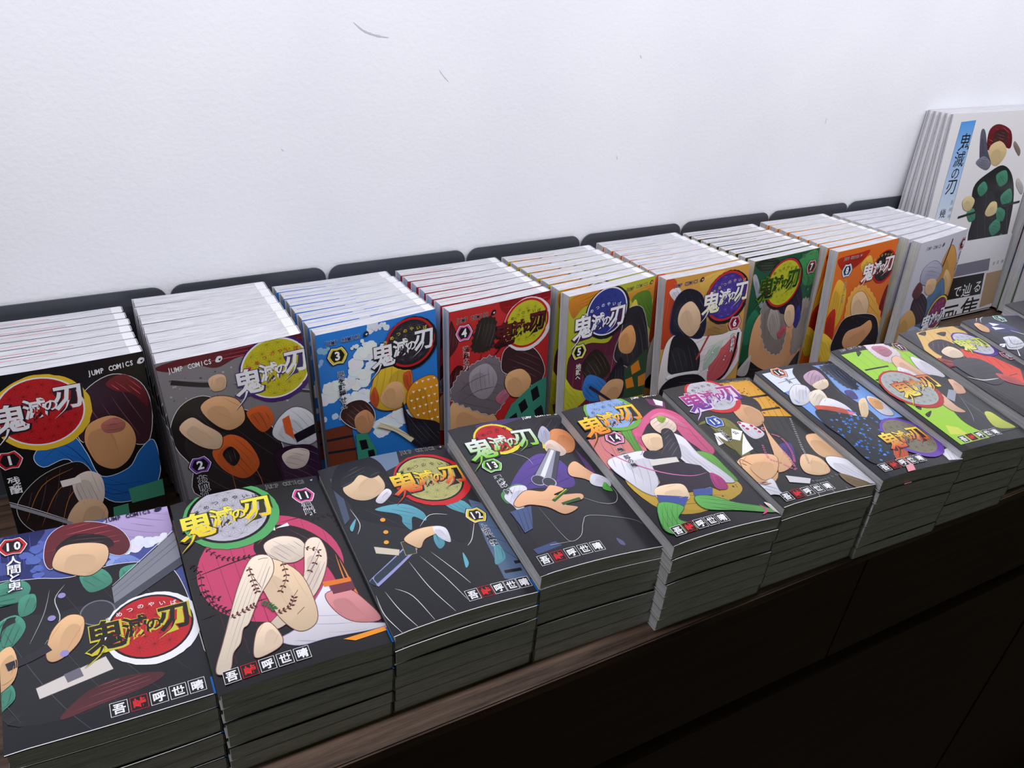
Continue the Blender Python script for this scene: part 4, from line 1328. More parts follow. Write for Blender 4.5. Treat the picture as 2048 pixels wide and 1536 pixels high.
  ('disc',(192,190,200),(43.1,22.8),24.3,[((200,40,44),1.16)]),
  ('logo',(18.6,26.2),(66.4,24.3),(190,60,130),(90,50,150),(220,200,225)),
  ('badge',(17.9,60.0),(60,100,180),'15',(40,70,150)),
  ('sub','彼は誰時',(14.4,73.5),4.6,(24,23,28),(225,225,225)),
  ('auth',(11.8,166.8),(59.7,165.8)),
  ('jump', (71.9, 5.5), (101.2, 5.0), (110, 106, 100), None),
  ('kana',(90,90,96)),
 ]),
 16: dict(bg=(46, 47, 53), desc='blue and black cover strewn with small blue flowers', ops=[
  ('p',(118,158,222),[(5,6),(107,6),(107,105),(8,105)],None),
  ('p',(214,222,240),[(5,6),(50,6),(46,34),(5,40)],None),
  ('l',(50,70,130),0.35,[(31.3,4.5),(15.2,80.7)]),
  ('l',(50,70,130),0.35,[(42.1,3.7),(24.4,81.1)]),
  ('l',(50,70,130),0.35,[(52.9,2.8),(33.6,81.5)]),
  ('l',(50,70,130),0.35,[(63.9,2.0),(43.0,81.8)]),
  ('l',(50,70,130),0.35,[(75.1,1.1),(52.4,82.2)]),
  ('l',(50,70,130),0.35,[(86.3,0.2),(62.0,82.6)]),
  ('l',(26,28,34),1,[(10.2,24.9),(60.1,19.9)]),
  ('b',(34,32,38),[(42.8,10.7),(63.5,0.9),(80.3,14.1),(70.7,53.2),(75.6,90.0),(68.6,109.6),(48.9,88.3),(41.9,60.6),(31.7,49.5),(34.5,31.8)],None),
  ('b',(200,166,190),[(48.5,21.4),(72.5,14.5),(70.2,33.4),(53.7,41.3),(43.4,37.3)],None),
  ('b',(242,222,196),[(45.7,37.8),(70.5,31.6),(63.3,43.3),(47.7,47.4)],None),
  ('k',(60,66,84),[(83.6,10.8),(108.1,7.4),(109.7,29.8),(96.5,53.9),(83.8,47.5),(82.7,28.3)],(150,160,190)),
  ('b',(80,66,140),[(74.8,54.9),(86.0,55.5),(80.6,69.0),(71.1,66.9)],None),
  ('b',(232,232,242),[(10.3,41.4),(27.2,32.1),(36.9,39.7),(25.7,57.1),(8.4,63.9),(1.2,57.1)],(120,120,140)),
  ('b',(244,230,210),[(30.5,49.2),(47.7,47.4),(41.0,65.7),(23.4,72.3),(18.8,64.4)],None),
  ('b',(236,234,244),[(41.9,60.6),(54.1,76.5),(49.5,101.1),(39.7,90.5),(20.6,75.1)],None),
  ('b',(236,232,240),[(96.2,66.8),(106.7,76.4),(99.9,99.8),(85.5,98.2),(85.6,80.8)],(120,90,120)),
  ('b',(236,180,120),[(94.2,70.1),(104.3,75.9),(94.8,89.9),(84.5,85.8)],None),
  ('b',(244,214,170),[(74.5,74.8),(89.0,70.8),(69.6,92.9),(53.9,99.6)],None),
  ('b',(214,90,60),[(20.5,68.2),(44.7,78.8),(47.5,89.7),(20.8,82.0)],None),
  ('p',(220,120,150),[(49.0,81.4),(53.5,89.3),(43.2,93.8)],None),
  ('b',(34,36,44),[(16.2,74.2),(46.1,91.1),(68.6,109.6),(49.9,145.2),(24.8,161.5),(7.2,153.4),(9.4,119.9),(7.4,95.5)],None),
  ('spots',(44,112,204),(8,84),(66,158),70,2.6),
  ('spots',(80,150,230),(10,88),(60,155),30,1.9),
  ('b',(216,96,50),[(45.3,145.6),(69.4,134.3),(50.3,160.5),(32.0,167.0)],None),
  ('p',(232,150,160),[(39.7,163.8),(49.1,163.9),(41.1,176.5),(31.4,176.2)],None),
  ('p',(232,232,242),[(95.8,160.4),(116.1,155.9),(111.8,174.4),(93.3,172.8)],None),
  ('l',(80,80,100),0.35,[(100.2,159.2),(92.2,172.6)]),
  ('l',(80,80,100),0.35,[(105.3,160.4),(97.2,173.8)]),
  ('l',(80,80,100),0.35,[(110.3,161.6),(102.1,175.1)]),
  ('disc',(124,118,98),(82.3,134.2),26.0,[((104,64,170),1.18)]),
  ('logo',(54.9,134.0),(96.3,133.4),(244,224,80),(210,70,36),(60,30,26)),
  ('badge',(25.1,9.1),(230,120,60),'16',(24,23,28)),
  ('sub','不滅',(24.4,22.2),4.4,(24,23,28),(225,225,235)),
  ('auth',(14.6,164.0),(60.9,163.9)),
  ('jump', (91.0, 3.2), (108.5, 2.4), (50, 50, 58), None),
 ]),
 17: dict(bg=(46, 47, 50), desc='lime green striped cover with a white and rose burst', ops=[
  ('p',(156,206,64),[(6,10),(108,6),(108,58),(60,70),(50,168),(7,168)],None),
  ('l',(60,90,30),0.35,[(22.3,7.5),(16.4,77.7)]),
  ('l',(60,90,30),0.35,[(34.6,6.2),(27.9,77.0)]),
  ('l',(60,90,30),0.35,[(47.2,5.0),(39.7,76.3)]),
  ('l',(60,90,30),0.35,[(59.9,3.7),(51.6,75.6)]),
  ('l',(60,90,30),0.35,[(72.8,2.5),(63.6,74.9)]),
  ('l',(60,90,30),0.35,[(85.8,1.2),(75.9,74.2)]),
  ('l',(60,90,30),0.35,[(99.1,-0.2),(88.3,73.5)]),
  ('l',(60,90,30),0.35,[(112.6,-1.5),(100.9,72.8)]),
  ('l',(30,34,24),2.4,[(10.3,41.2),(46.3,41.2)]),
  ('l',(30,34,24),2.4,[(7.3,59.6),(39.2,57.5)]),
  ('l',(30,34,24),2.4,[(7.0,72.4),(33.2,69.6)]),
  ('b',(40,44,34),[(31.4,7.8),(35.5,11.5),(24.1,17.8)],None),
  ('b',(40,44,34),[(12.2,107.8),(20.9,106.9),(13.8,114.1)],None),
  ('b',(40,44,34),[(12.2,120.6),(24.6,117.9),(12.2,125.6)],None),
  ('k',(238,226,234),[(54.9,-2.3),(71.6,-4.1),(88.0,6.8),(86.1,23.3),(61.4,37.7),(48.4,27.7),(47.9,13.4)],(180,110,130)),
  ('b',(196,130,150),[(58.9,4.6),(77.9,5.3),(78.7,18.0),(60.5,25.5),(56.2,14.6)],None),
  ('b',(236,190,160),[(63.6,30.1),(79.2,26.4),(81.3,48.9),(89.4,69.8),(84.7,80.5),(72.2,74.5),(61.1,59.2),(54.7,46.5)],(110,60,50)),
  ('b',(234,232,244),[(96.3,29.0),(109.5,39.3),(109.3,67.4),(91.4,68.2),(82.4,55.0)],(120,120,140)),
  ('b',(230,228,244),[(56.6,44.9),(67.9,60.4),(54.0,69.5),(42.5,65.6)],None),
  ('b',(46,47,50),[(78.6,65.1),(108.2,75.0),(119.7,105.5),(118.0,150.0),(110.3,161.2),(58.8,163.0),(44.9,143.8),(51.9,119.7),(56.8,103.0)],None),
  ('b',(238,190,160),[(105.4,74.5),(115.3,80.1),(104.5,99.0),(87.1,99.6),(95.2,88.0)],(110,60,50)),
  ('b',(240,196,166),[(58.7,87.1),(65.9,95.7),(62.8,117.5),(64.0,129.0),(49.2,124.4),(48.9,106.9)],(110,60,50)),
  ('p',(150,156,170),[(84.0,91.6),(92.9,95.1),(67.8,112.2),(64.6,104.5)],None),
  ('b',(206,216,88),[(86.7,135.2),(98.3,133.9),(100.3,148.2),(102.9,160.6),(75.5,156.6)],None),
  ('p',(206,216,88),[(18.7,140.1),(29.0,147.1),(29.7,158.5),(10.3,152.8)],None),
  ('l',(206,216,88),1,[(119.0,86.5),(114.7,109.2)]),
  ('l',(190,190,196),0.35,[(89.2,99.9),(68.7,131.6),(56.6,144.5)]),
  ('l',(190,190,196),0.35,[(83.1,107.9),(86.1,130.7)]),
  ('l',(190,190,196),0.35,[(82.8,123.9),(85.3,143.5)]),
  ('disc',(170,174,172),(34.4,80.9),29.2,[((176,50,50),1.14)]),
  ('logo',(26.6,79.5),(72.6,75.5),(200,70,44),(238,222,90),(70,40,30)),
  ('badge',(101.7,8.8),(150,40,50),'17',(24,23,28)),
  ('auth',(18.2,163.2),(66.6,161.4)),
  ('jump', (10.6, 3.7), (38.0, 1.6), (150, 150, 150), (80, 80, 80)),
 ]),
 18: dict(bg=(70, 68, 74), desc='cover with a tan sky, a pale disc and a red panel', ops=[
  ('p',(222,182,112),[(23.6,5.8),(96.1,0.3),(102.9,13.5),(93.3,42.6),(48.4,35.1),(0.8,59.6),(1.1,38.2)],None),
  ('l',(90,66,40),0.35,[(31.0,6.9),(20.6,30.4)]),
  ('l',(90,66,40),0.35,[(42.3,6.4),(31.6,30.0)]),
  ('l',(90,66,40),0.35,[(53.7,5.8),(42.7,29.6)]),
  ('l',(90,66,40),0.35,[(65.2,5.2),(53.9,29.1)]),
  ('l',(90,66,40),0.35,[(76.9,4.7),(65.3,28.7)]),
  ('b',(50,42,44),[(24.2,8.2),(39.3,5.9),(30.0,13.7)],None),
  ('b',(50,42,44),[(51.0,12.5),(68.3,11.7),(55.9,20.2)],None),
  ('p',(222,76,60),[(42.7,45.3),(75.1,56.4),(92.3,97.5),(63.5,122.8),(41.2,108.4),(39.1,77.1)],None),
  ('l',(110,30,30),0.35,[(51.9,53.5),(35.1,86.8)]),
  ('l',(110,30,30),0.35,[(62.1,55.3),(46.4,88.9)]),
  ('l',(110,30,30),0.35,[(72.4,57.1),(57.7,91.0)]),
  ('l',(110,30,30),0.35,[(82.8,58.9),(69.1,93.2)]),
  ('l',(110,30,30),0.35,[(93.3,60.7),(80.7,95.3)]),
  ('l',(40,26,26),0.9,[(27.2,109.7),(76.3,104.9)]),
  ('b',(66,58,68),[(16.3,29.7),(40.0,24.6),(51.3,35.5),(42.1,58.4),(22.3,69.9),(12.0,57.4),(9.5,44.0)],(140,120,120)),
  ('b',(246,224,196),[(17.3,47.5),(38.5,40.1),(45.4,50.2),(37.6,61.9),(19.7,60.9)],(110,80,80)),
  ('b',(170,90,90),[(-2.0,54.9),(12.6,63.9),(25.0,74.6),(-0.1,74.1)],None),
  ('b',(78,76,84),[(13.2,66.1),(50.3,68.5),(58.5,89.1),(48.1,109.7),(21.5,116.5),(8.5,94.1)],None),
  ('l',(220,214,216),1.6,[(2.3,94.9),(15.0,105.4),(38.4,107.9)]),
  ('b',(200,90,90),[(45.1,99.0),(62.1,112.4),(58.0,126.6),(41.6,114.5)],None),
  ('l',(130,100,110),0.35,[(-6.5,99.2),(-13.3,136.1)]),
  ('l',(130,100,110),0.35,[(0.1,104.4),(-3.0,138.3)]),
  ('l',(130,100,110),0.35,[(6.8,109.7),(7.5,140.4)]),
  ('l',(130,100,110),0.35,[(13.4,114.9),(18.0,142.6)]),
  ('disc',(196,196,210),(82.7,40.8),23.5,[((84,50,140),1.14)]),
  ('logo',(64.6,40.0),(98.6,40.0),(200,216,90),(236,226,120),(100,120,60)),
  ('badge',(105.7,70.7),(200,80,120),'18',(24,23,28)),
  ('jump', (32.6, 2.5), (60.9, -0.2), (190, 160, 110), None),
 ]),
 19: dict(bg=(58, 58, 68), desc='dark slate cover with white blades and striped waves', ops=[
  ('b',(80,82,130),[(14.3,18.0),(45.5,14.3),(59.9,25.2),(58.2,40.7),(34.7,36.9),(19.2,27.2)],None),
  ('p',(238,238,246),[(34.4,12.6),(46.4,19.4),(33.0,20.9)],None),
  ('p',(238,238,246),[(28.6,21.5),(45.2,29.0),(27.0,28.5)],None),
  ('b',(240,190,140),[(9.8,11.2),(18.7,10.1),(21.3,22.7),(12.6,30.9),(5.4,25.0)],(110,70,60)),
  ('l',(232,232,240),0.8,[(18.1,7.6),(32.9,-2.7),(46.6,-4.4)]),
  ('l',(232,232,240),0.8,[(23.4,10.8),(32.3,2.3),(44.1,-1.0)]),
  ('p',(232,232,242),[(1.8,54.7),(10.8,56.3),(1.9,61.6),(-3.1,58.5)],None),
  ('b',(226,228,240),[(21.3,44.2),(39.8,47.2),(35.5,62.8),(16.9,70.9),(1.5,66.0),(14.3,52.3)],(60,60,70)),
  ('l',(60,60,70),0.8,[(19.3,48.5),(6.9,64.7),(28.9,66.2)]),
  ('l',(60,60,70),0.8,[(29.0,45.4),(18.8,59.9),(38.1,60.9)]),
  ('l',(236,236,244),1.4,[(47.8,34.2),(59.1,45.7)]),
  ('l',(236,236,244),1.4,[(12.4,70.2),(2.2,81.7)]),
  ('p',(120,120,150),[(79.7,-5.9),(109.4,-4.2),(105.5,3.1),(77.7,1.6)],None),
  ('badge',(62.8,6.9),(120,200,180),'19',(24,23,28)),
  ('jump', (64.7, -0.4), (93.2, -2.6), (170, 170, 180), None),
 ]),
}
ART_BOOK = [('pg', (84, 152, 222), (214, 224, 236), [(20.4, 10.8), (50.6, 9.4), (49.1, 146.1), (15.4, 146.4)]), ('lx', 0.5, (60, 70, 90), [(20.4, 10.8), (15.4, 146.4)]), ('lx', 0.5, (60, 70, 90), [(50.6, 9.4), (49.1, 146.1)]), ('ch', '鬼', (38.8, 37.6), 25, (34, 34, 36)), ('ch', '滅', (35.9, 60.1), 23, (34, 34, 36)), ('ch', 'の', (35.5, 79.0), 19, (34, 34, 36)), ('ch', '刃', (34.6, 96.8), 24, (34, 34, 36)), ('ch', '幾', (29.9, 134.2), 14, (34, 34, 36)), ('ch', '吾', (44.6, 120.0), 7, (120, 120, 124)), ('ch', '峠', (45.6, 130.0), 7, (120, 120, 124)), ('ch', '呼', (46.6, 140.1), 7, (120, 120, 124)), ('b', (110, 34, 44), [(94.4, 51.3), (86.5, 25.3), (104.7, 16.8), (137.5, 27.6), (147.2, 51.5), (119.0, 45.8)], None), ('b', (60, 36, 36), [(102.6, 45.0), (102.5, 26.1), (125.7, 27.1), (135.8, 42.6), (115.5, 38.8)], None), ('b', (228, 200, 150), [(101.6, 64.1), (98.7, 46.1), (118.6, 40.4), (137.7, 51.0), (139.3, 63.6), (124.2, 75.3)], None), ('b', (96, 94, 112), [(76.1, 50.3), (68.5, 24.5), (77.5, 24.9), (94.4, 51.3), (111.6, 73.1), (89.6, 74.4)], None), ('b', (130, 128, 146), [(75.4, 68.0), (89.2, 59.2), (110.2, 70.2), (103.3, 79.5)], None), ('b', (36, 36, 40), [(88.4, 120.8), (87.0, 98.0), (111.7, 82.9), (140.3, 74.9), (169.7, 91.2), (191.7, 129.6), (201.8, 184.1), (209.4, 224.6), (160.6, 226.6), (118.7, 213.5), (103.1, 173.6), (102.2, 151.2)], None), ('b', (74, 146, 118), [(94.4, 104.2), (106.1, 95.2), (118.9, 107.5), (107.0, 116.7)], None), ('b', (74, 146, 118), [(130.6, 88.4), (151.2, 82.7), (161.8, 99.3), (145.8, 105.3)], None), ('b', (74, 146, 118), [(155.8, 120.7), (174.7, 110.4), (186.6, 129.2), (170.9, 136.8)], None), ('b', (74, 146, 118), [(148.4, 164.7), (165.0, 154.3), (177.9, 170.8), (162.9, 179.9)], None), ('b', (74, 146, 118), [(174.5, 188.9), (187.1, 179.4), (197.7, 200.9), (185.2, 205.8)], None), ('b', (74, 146, 118), [(84.7, 137.8), (98.6, 133.3), (108.0, 148.8), (95.7, 152.0)], None), ('b', (74, 146, 118), [(154.1, 136.8), (176.6, 143.3), (179.3, 158.7), (163.2, 155.6)], None), ('l', (50, 50, 56), 3.4, [(66.9, 143.4), (119.3, 138.1), (208.0, 132.5)]), ('b', (232, 212, 160), [(68.0, 120.5), (78.0, 112.8), (95.5, 121.4), (90.5, 135.5), (75.7, 132.7)], None), ('b', (232, 212, 160), [(128.1, 141.8), (135.5, 127.8), (150.3, 129.0), (155.4, 144.3), (138.4, 148.7)], None), ('b', (150, 130, 120), [(153.0, 49.0), (154.2, 42.2), (173.0, 55.7), (172.6, 64.2)], None), ('b', (200, 190, 190), [(187.5, 107.0), (186.7, 96.0), (206.2, 109.9), (207.5, 121.9)], None)]
ART_BAND = [('p', (36, 34, 38), [(54.4, 55.3), (168.4, 56.9), (173.5, 91.8), (52.3, 89.4)], None), ('p', (176, 146, 116), [(174.1, 58.5), (218.9, 57.7), (222.0, 111.4), (180.6, 115.3)], None), ('p', (120, 100, 76), [(179.7, 126.9), (214.8, 120.5), (218.4, 141.6), (179.6, 140.5)], None), ('p', (120, 118, 134), [(67.8, 35.5), (172.5, 34.3), (176.9, 54.0), (69.9, 54.3)], None), ('ch', 'で', (111.9, 79.0), 20, (238, 238, 244)), ('ch', '辿', (135.0, 79.8), 23, (238, 238, 244)), ('ch', 'る', (160.8, 77.7), 21, (238, 238, 244)), ('ch', '画', (106.3, 118.7), 44, (34, 34, 36)), ('ch', '集', (155.4, 117.3), 50, (34, 34, 36)), ('ch', '全', (185.7, 43.9), 6, (90, 90, 96)), ('ch', '収', (195.5, 43.5), 6, (90, 90, 96)), ('ch', '録', (206.7, 43.3), 6, (90, 90, 96))]

FRONT = {10: (-0.0005, -0.0915, 0.0819, -0.0028, 0.0631, 0.0646), 11: (0.1125, -0.0991, 0.0812, -0.0092, 0.0642, 0.0407), 12: (0.2250, -0.0999, 0.0816, -0.0140, 0.0646, 0.0318), 13: (0.3371, -0.1004, 0.0929, -0.0359, 0.0650, 0.0741), 14: (0.4451, -0.1167, 0.0970, -0.0266, 0.0667, 0.0543), 15: (0.5623, -0.1154, 0.0954, -0.0311, 0.0539, 0.0662), 16: (0.6761, -0.1222, 0.0958, -0.0367, 0.0545, 0.0626), 17: (0.7848, -0.1232, 0.0978, -0.0389, 0.0702, 0.0781), 18: (0.9077, -0.1147, 0.0970, -0.0455, 0.0497, 0.0637), 19: (1.0145, -0.1195, 0.0970, -0.0591, 0.0497, 0.0536)}
BACK = {1: (0.0069, 0.1600, 0.1757, 0.0601, -0.0151, -0.0152, 0.0551), 2: (0.1232, 0.1349, 0.1815, -0.0231, 0.0730, 0.0241, 0.0497), 3: (0.2503, 0.1477, 0.1755, 0.0369, 0.0478, 0.0562, 0.0966), 4: (0.3755, 0.1508, 0.1750, 0.0578, 0.0242, 0.0811, 0.1059), 5: (0.5007, 0.1436, 0.1756, 0.0865, 0.0268, 0.0934, 0.1992), 6: (0.6191, 0.1437, 0.1782, -0.0281, 0.0532, 0.1197, 0.2866), 7: (0.7547, 0.1554, 0.1766, 0.0788, 0.0026, 0.1116, 0.2191), 8: (0.8760, 0.1447, 0.1779, 0.0486, 0.0273, 0.1207, 0.3430), 9: (1.0148, 0.1355, 0.1758, 0.1249, 0.0225, 0.0756, 0.3591)}

W, H = 0.1124, 0.176
SPINE = {1: (20, 20, 25), 2: (60, 30, 40), 3: (46, 128, 216), 4: (60, 24, 28), 5: (176, 150, 60), 6: (212, 160, 78), 7: (220, 150, 50), 8: (226, 210, 70), 9: (206, 206, 220)}


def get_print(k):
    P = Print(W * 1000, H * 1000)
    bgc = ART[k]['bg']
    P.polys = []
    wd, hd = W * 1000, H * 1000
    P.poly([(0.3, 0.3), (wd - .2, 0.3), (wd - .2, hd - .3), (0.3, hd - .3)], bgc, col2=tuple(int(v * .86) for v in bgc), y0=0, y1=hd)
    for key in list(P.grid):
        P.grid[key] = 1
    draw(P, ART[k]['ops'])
    if k in (10, 12, 13, 14, 15):  # pale strip: white paper edge, with the curled edge's highlight painted in
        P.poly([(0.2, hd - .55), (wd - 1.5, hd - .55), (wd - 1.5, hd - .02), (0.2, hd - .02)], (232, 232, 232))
    if k in (10, 11, 12):
        P.poly([(wd - 1.2, hd - 13), (wd, hd - 13), (wd, hd), (wd - 1.2, hd)], (30, 110, 200))
    return P


ORD = ['front', 'second', 'third', 'fourth', 'fifth', 'sixth', 'seventh', 'eighth']
SHORT = {1: 'black cover with red disc, blue wave', 2: 'grey cover with a yellow disc', 3: 'sky-blue cover with clouds', 4: 'red cover with a yellow disc',
         5: 'yellow-green cover with a navy disc', 6: 'gold cover with a violet disc', 7: 'dark green cover with a lime disc', 8: 'flame-orange cover with a black disc',
         9: 'pale grey cover with blue shapes', 10: 'violet-blue cover with low red disc', 11: 'black cover with a pink disc and vines', 12: 'charcoal cover with teal streaks',
         13: 'charcoal cover with silver tubes', 14: 'cover with pink curls and green bands', 15: 'cover with amber lattice and bead chain', 16: 'blue cover strewn with flowers',
         17: 'lime green striped cover', 18: 'tan and red cover with a pale disc', 19: 'dark slate cover with white blades', 20: 'dark cover cut off by the right photo edge'}

# ------------------------------------------------------------------ the setting
wall = box('wall_back', -1.6, 3.4, 0.262, 0.36, -0.9, 1.3, M_WALL)
wall['kind'] = 'structure'
fl = box('floor', -1.6, 3.4, -2.2, 0.36, -0.95, -0.9, M_WOOD)
fl['kind'] = 'structure'


def wall_scuff(p, w):
    pts = smooth_open(p, 6)
    n = len(pts)
    v, f = [], []
    for i, q in enumerate(pts):
        a = pts[max(i - 1, 0)]
        b = pts[min(i + 1, n - 1)]
        dx, dz = b[0] - a[0], b[1] - a[1]
        m = hypot(dx, dz)
        ww = w * sin(pi * (i + .4) / (n + .2)) * random.uniform(.6, 1.2)
        v += [(q[0] - dz / m * ww, .2618, q[1] + dx / m * ww), (q[0] + dz / m * ww, .2618, q[1] - dx / m * ww)]
    for i in range(n - 1):
        f.append((2 * i, 2 * i + 2, 2 * i + 3, 2 * i + 1))
    o = mesh_obj('scuff_mark', v, f, M_SCUFF, wall)
    return o


wall_scuff([(.3263, .4026), (.335, .396), (.347, .392), (.358, .3905)], .0011)
wall_scuff([(.4065, .3637), (.411, .358), (.4165, .353)], .0004)
wall_scuff([(.62, .272), (.622, .268)], .0005)
wall_scuff([(.93, .30), (.931, .294)], .0005)
wall_scuff([(.63, .375), (.632, .372)], .0005)
wall_scuff([(.26, .30), (.262, .298)], .0004)

# cabinet
cab = thing('display_cabinet', 'long dark brown wooden cabinet whose top carries all the books', 'cabinet', Matrix.Translation((0, 0, -0.9)))
cz = 0.9
box('top_board', -1.2, 2.9, -0.1232, 0.2612, cz - .012, cz, M_WOOD_TOP, cab, .0013)
box('cabinet_body', -1.2, 2.9, -0.098, 0.258, 0.001, cz - .0125, M_GAP, cab)
for x0, x1 in ((-1.2, -.499), (-.497, .7085), (.7105, 1.912), (1.914, 2.9)):
    box('upper_panel', x0, x1, -.1205, -.099, cz - .157, cz - .0135, M_WOOD, cab, .0006)
for x0, x1 in ((-1.2, -.033), (-.027, 1.167), (1.173, 2.37), (2.376, 2.9)):
    box('lower_panel', x0, x1, -.1205, -.099, .004, cz - .1805, M_WOOD, cab, .0012)

# metal plates behind the rows
edges = [0.0085, 0.1526, 0.2963, 0.4446, 0.5871, 0.7308, 0.8741, 1.0187, 1.1640]


def plate_mesh(w, h, t=.0016, r=.012):
    pts = [(0, 0), (w, 0)]
    for k in range(7):
        a = pi / 2 * k / 6
        pts.append((w - r + r * cos(a), h - r + r * sin(a)))
    for k in range(7):
        a = pi / 2 + pi / 2 * k / 6
        pts.append((r + r * cos(a), h - r + r * sin(a)))
    n = len(pts)
    v = [(x, 0, z) for x, z in pts] + [(x, t, z) for x, z in pts]
    f = [tuple(range(n)), tuple(range(2 * n - 1, n - 1, -1))]
    f += [(i, n + i, n + (i + 1) % n, (i + 1) % n) for i in range(n)]
    return v, f


nm = ['leftmost, with the first numbered row in front', 'second from the left', 'third from the left', 'fourth from the left', 'fifth from the left', 'sixth from the left', 'seventh from the left', 'eighth from the left, beside the tall white books']
for i in range(8):
    w = edges[i + 1] - edges[i] - .0028
    t = thing('bookend', 'black metal bookend plate against the wall, ' + nm[i], 'bookend', Matrix.Translation((edges[i] + .0014, .2585, 0.0)), 'black bookend plates along the wall')
    v, f = plate_mesh(w, .186)
    mesh_obj('upright_plate', v, f, M_PLATE, t)
    box('foot_plate', 0.01, w - .01, -.004, .0015, 0.0, .0014, M_PLATE, t)
t = thing('bookend', 'black metal bookend plate against the wall at the left edge of the photo', 'bookend', Matrix.Translation((edges[0] - .1437, .2585, 0.0)), 'black bookend plates along the wall')
v, f = plate_mesh(.1409, .186)
mesh_obj('upright_plate', v, f, M_PLATE, t)
box('foot_plate', 0.01, .13, -.004, .0015, 0.0, .0014, M_PLATE, t)

# ------------------------------------------------------------------ standing rows 1..9
RB = [.1134, .2346, .3527, .4734, .5917, .7135, .8356, .9608, 1.0886]
NROW = {1: 7, 2: 7, 3: 7, 4: 7, 5: 7, 6: 8, 7: 8, 8: 8, 9: 8}
PLATE_COL = {1: (190, 60, 60), 3: (60, 120, 210), 4: (200, 110, 60), 5: (200, 140, 90), 6: (110, 90, 160), 7: (40, 40, 46)}
WN = {1: 'one', 2: 'two', 3: 'three', 4: 'four', 5: 'five', 6: 'six', 7: 'seven', 8: 'eight', 9: 'nine'}


def std_bulge(u):
    return .0011 * sin(pi * min(max(u, 0), 1)) ** 1.2


for k in range(1, 10):
    x, y, z, a, rl, l, sk = BACK[k]
    l = max(l, .012)
    n = NROW[k]
    trx, try_ = x + W * cos(a), y + W * sin(a)
    yr = .2515
    T = min(yr - y, yr - try_) / n * .985
    zb = lambda xx, yy: std_bulge(xx / W) - .0004
    zt = lambda xx, yy, T=T: T + std_bulge(xx / W) - .0004
    P = get_print(k)
    cm = cover_mesh(W, H, zb, zt, colour_mat(SPINE[k]))
    bm_ = block_mesh(W, H, zb, zt, M_PAGES)
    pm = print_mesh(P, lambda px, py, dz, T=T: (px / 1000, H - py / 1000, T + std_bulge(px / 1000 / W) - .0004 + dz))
    for i in range(n):
        f = i / n
        ai = a * (1 - f)
        ri = rl * (1 - f)
        li = l if i == 0 else min(l, .05) * (1 - f) + .022 * f
        tx = trx + (RB[k - 1] - trx) * f + (random.uniform(-.0006, .0006) if i else 0)
        ty = try_ + (yr - try_) * f
        zz = z + (random.uniform(-.0001, .0002) if i else 0)
        ux = Vector((cos(ai) * cos(ri), sin(ai) * cos(ri), sin(ri)))
        up = Vector((0, sin(li), cos(li)))
        nz = ux.cross(up).normalized()
        up = nz.cross(ux).normalized()
        tl = Vector((tx, ty, zz)) - Vector((cos(ai), sin(ai), 0)) * W
        o = tl - up * H
        if o.z < .0003:
            o.z = .0003
        o = o - nz * T
        lowest = min((o + ux * p + nz * q).z for p in (0, W) for q in (0, T))
        o.z += max(0, .0002 - lowest) if k else 0
        mw = Matrix.Identity(4)
        for c, vec in enumerate((ux, up, nz)):
            for r_ in range(3):
                mw[r_][c] = vec[r_]
        mw.translation = o
        if i == 0:
            lab = 'front standing comic, ' + SHORT[k]
        else:
            lab = ORD[i] + ' standing comic back, behind the ' + SHORT[k].replace(' shapes', '')
        t = thing('comic_book', lab, 'book', mw, 'standing comics, ' + SHORT[k])
        link('page_block', bm_, t)
        c = link('cover', cm, t)
        link('printed_artwork', pm, c)
        if k in PLATE_COL and i:
            q = random.uniform(.25, .75) * T
            x1 = random.uniform(.45, .62) * W
            mesh_obj('colour_page', [(.004, H - .0009, q), (x1, H - .0009, q + .0002), (x1, H - .0003, q + .0002), (.004, H - .0003, q), (.004, H - .0009, q + .0004), (x1, H - .0009, q + .0006), (x1, H - .0003, q + .0006), (.004, H - .0003, q + .0004)],
                     [(0, 3, 2, 1), (4, 5, 6, 7), (0, 1, 5, 4), (3, 7, 6, 2), (1, 2, 6, 5), (0, 4, 7, 3)], colour_mat(PLATE_COL[k], .7), t)

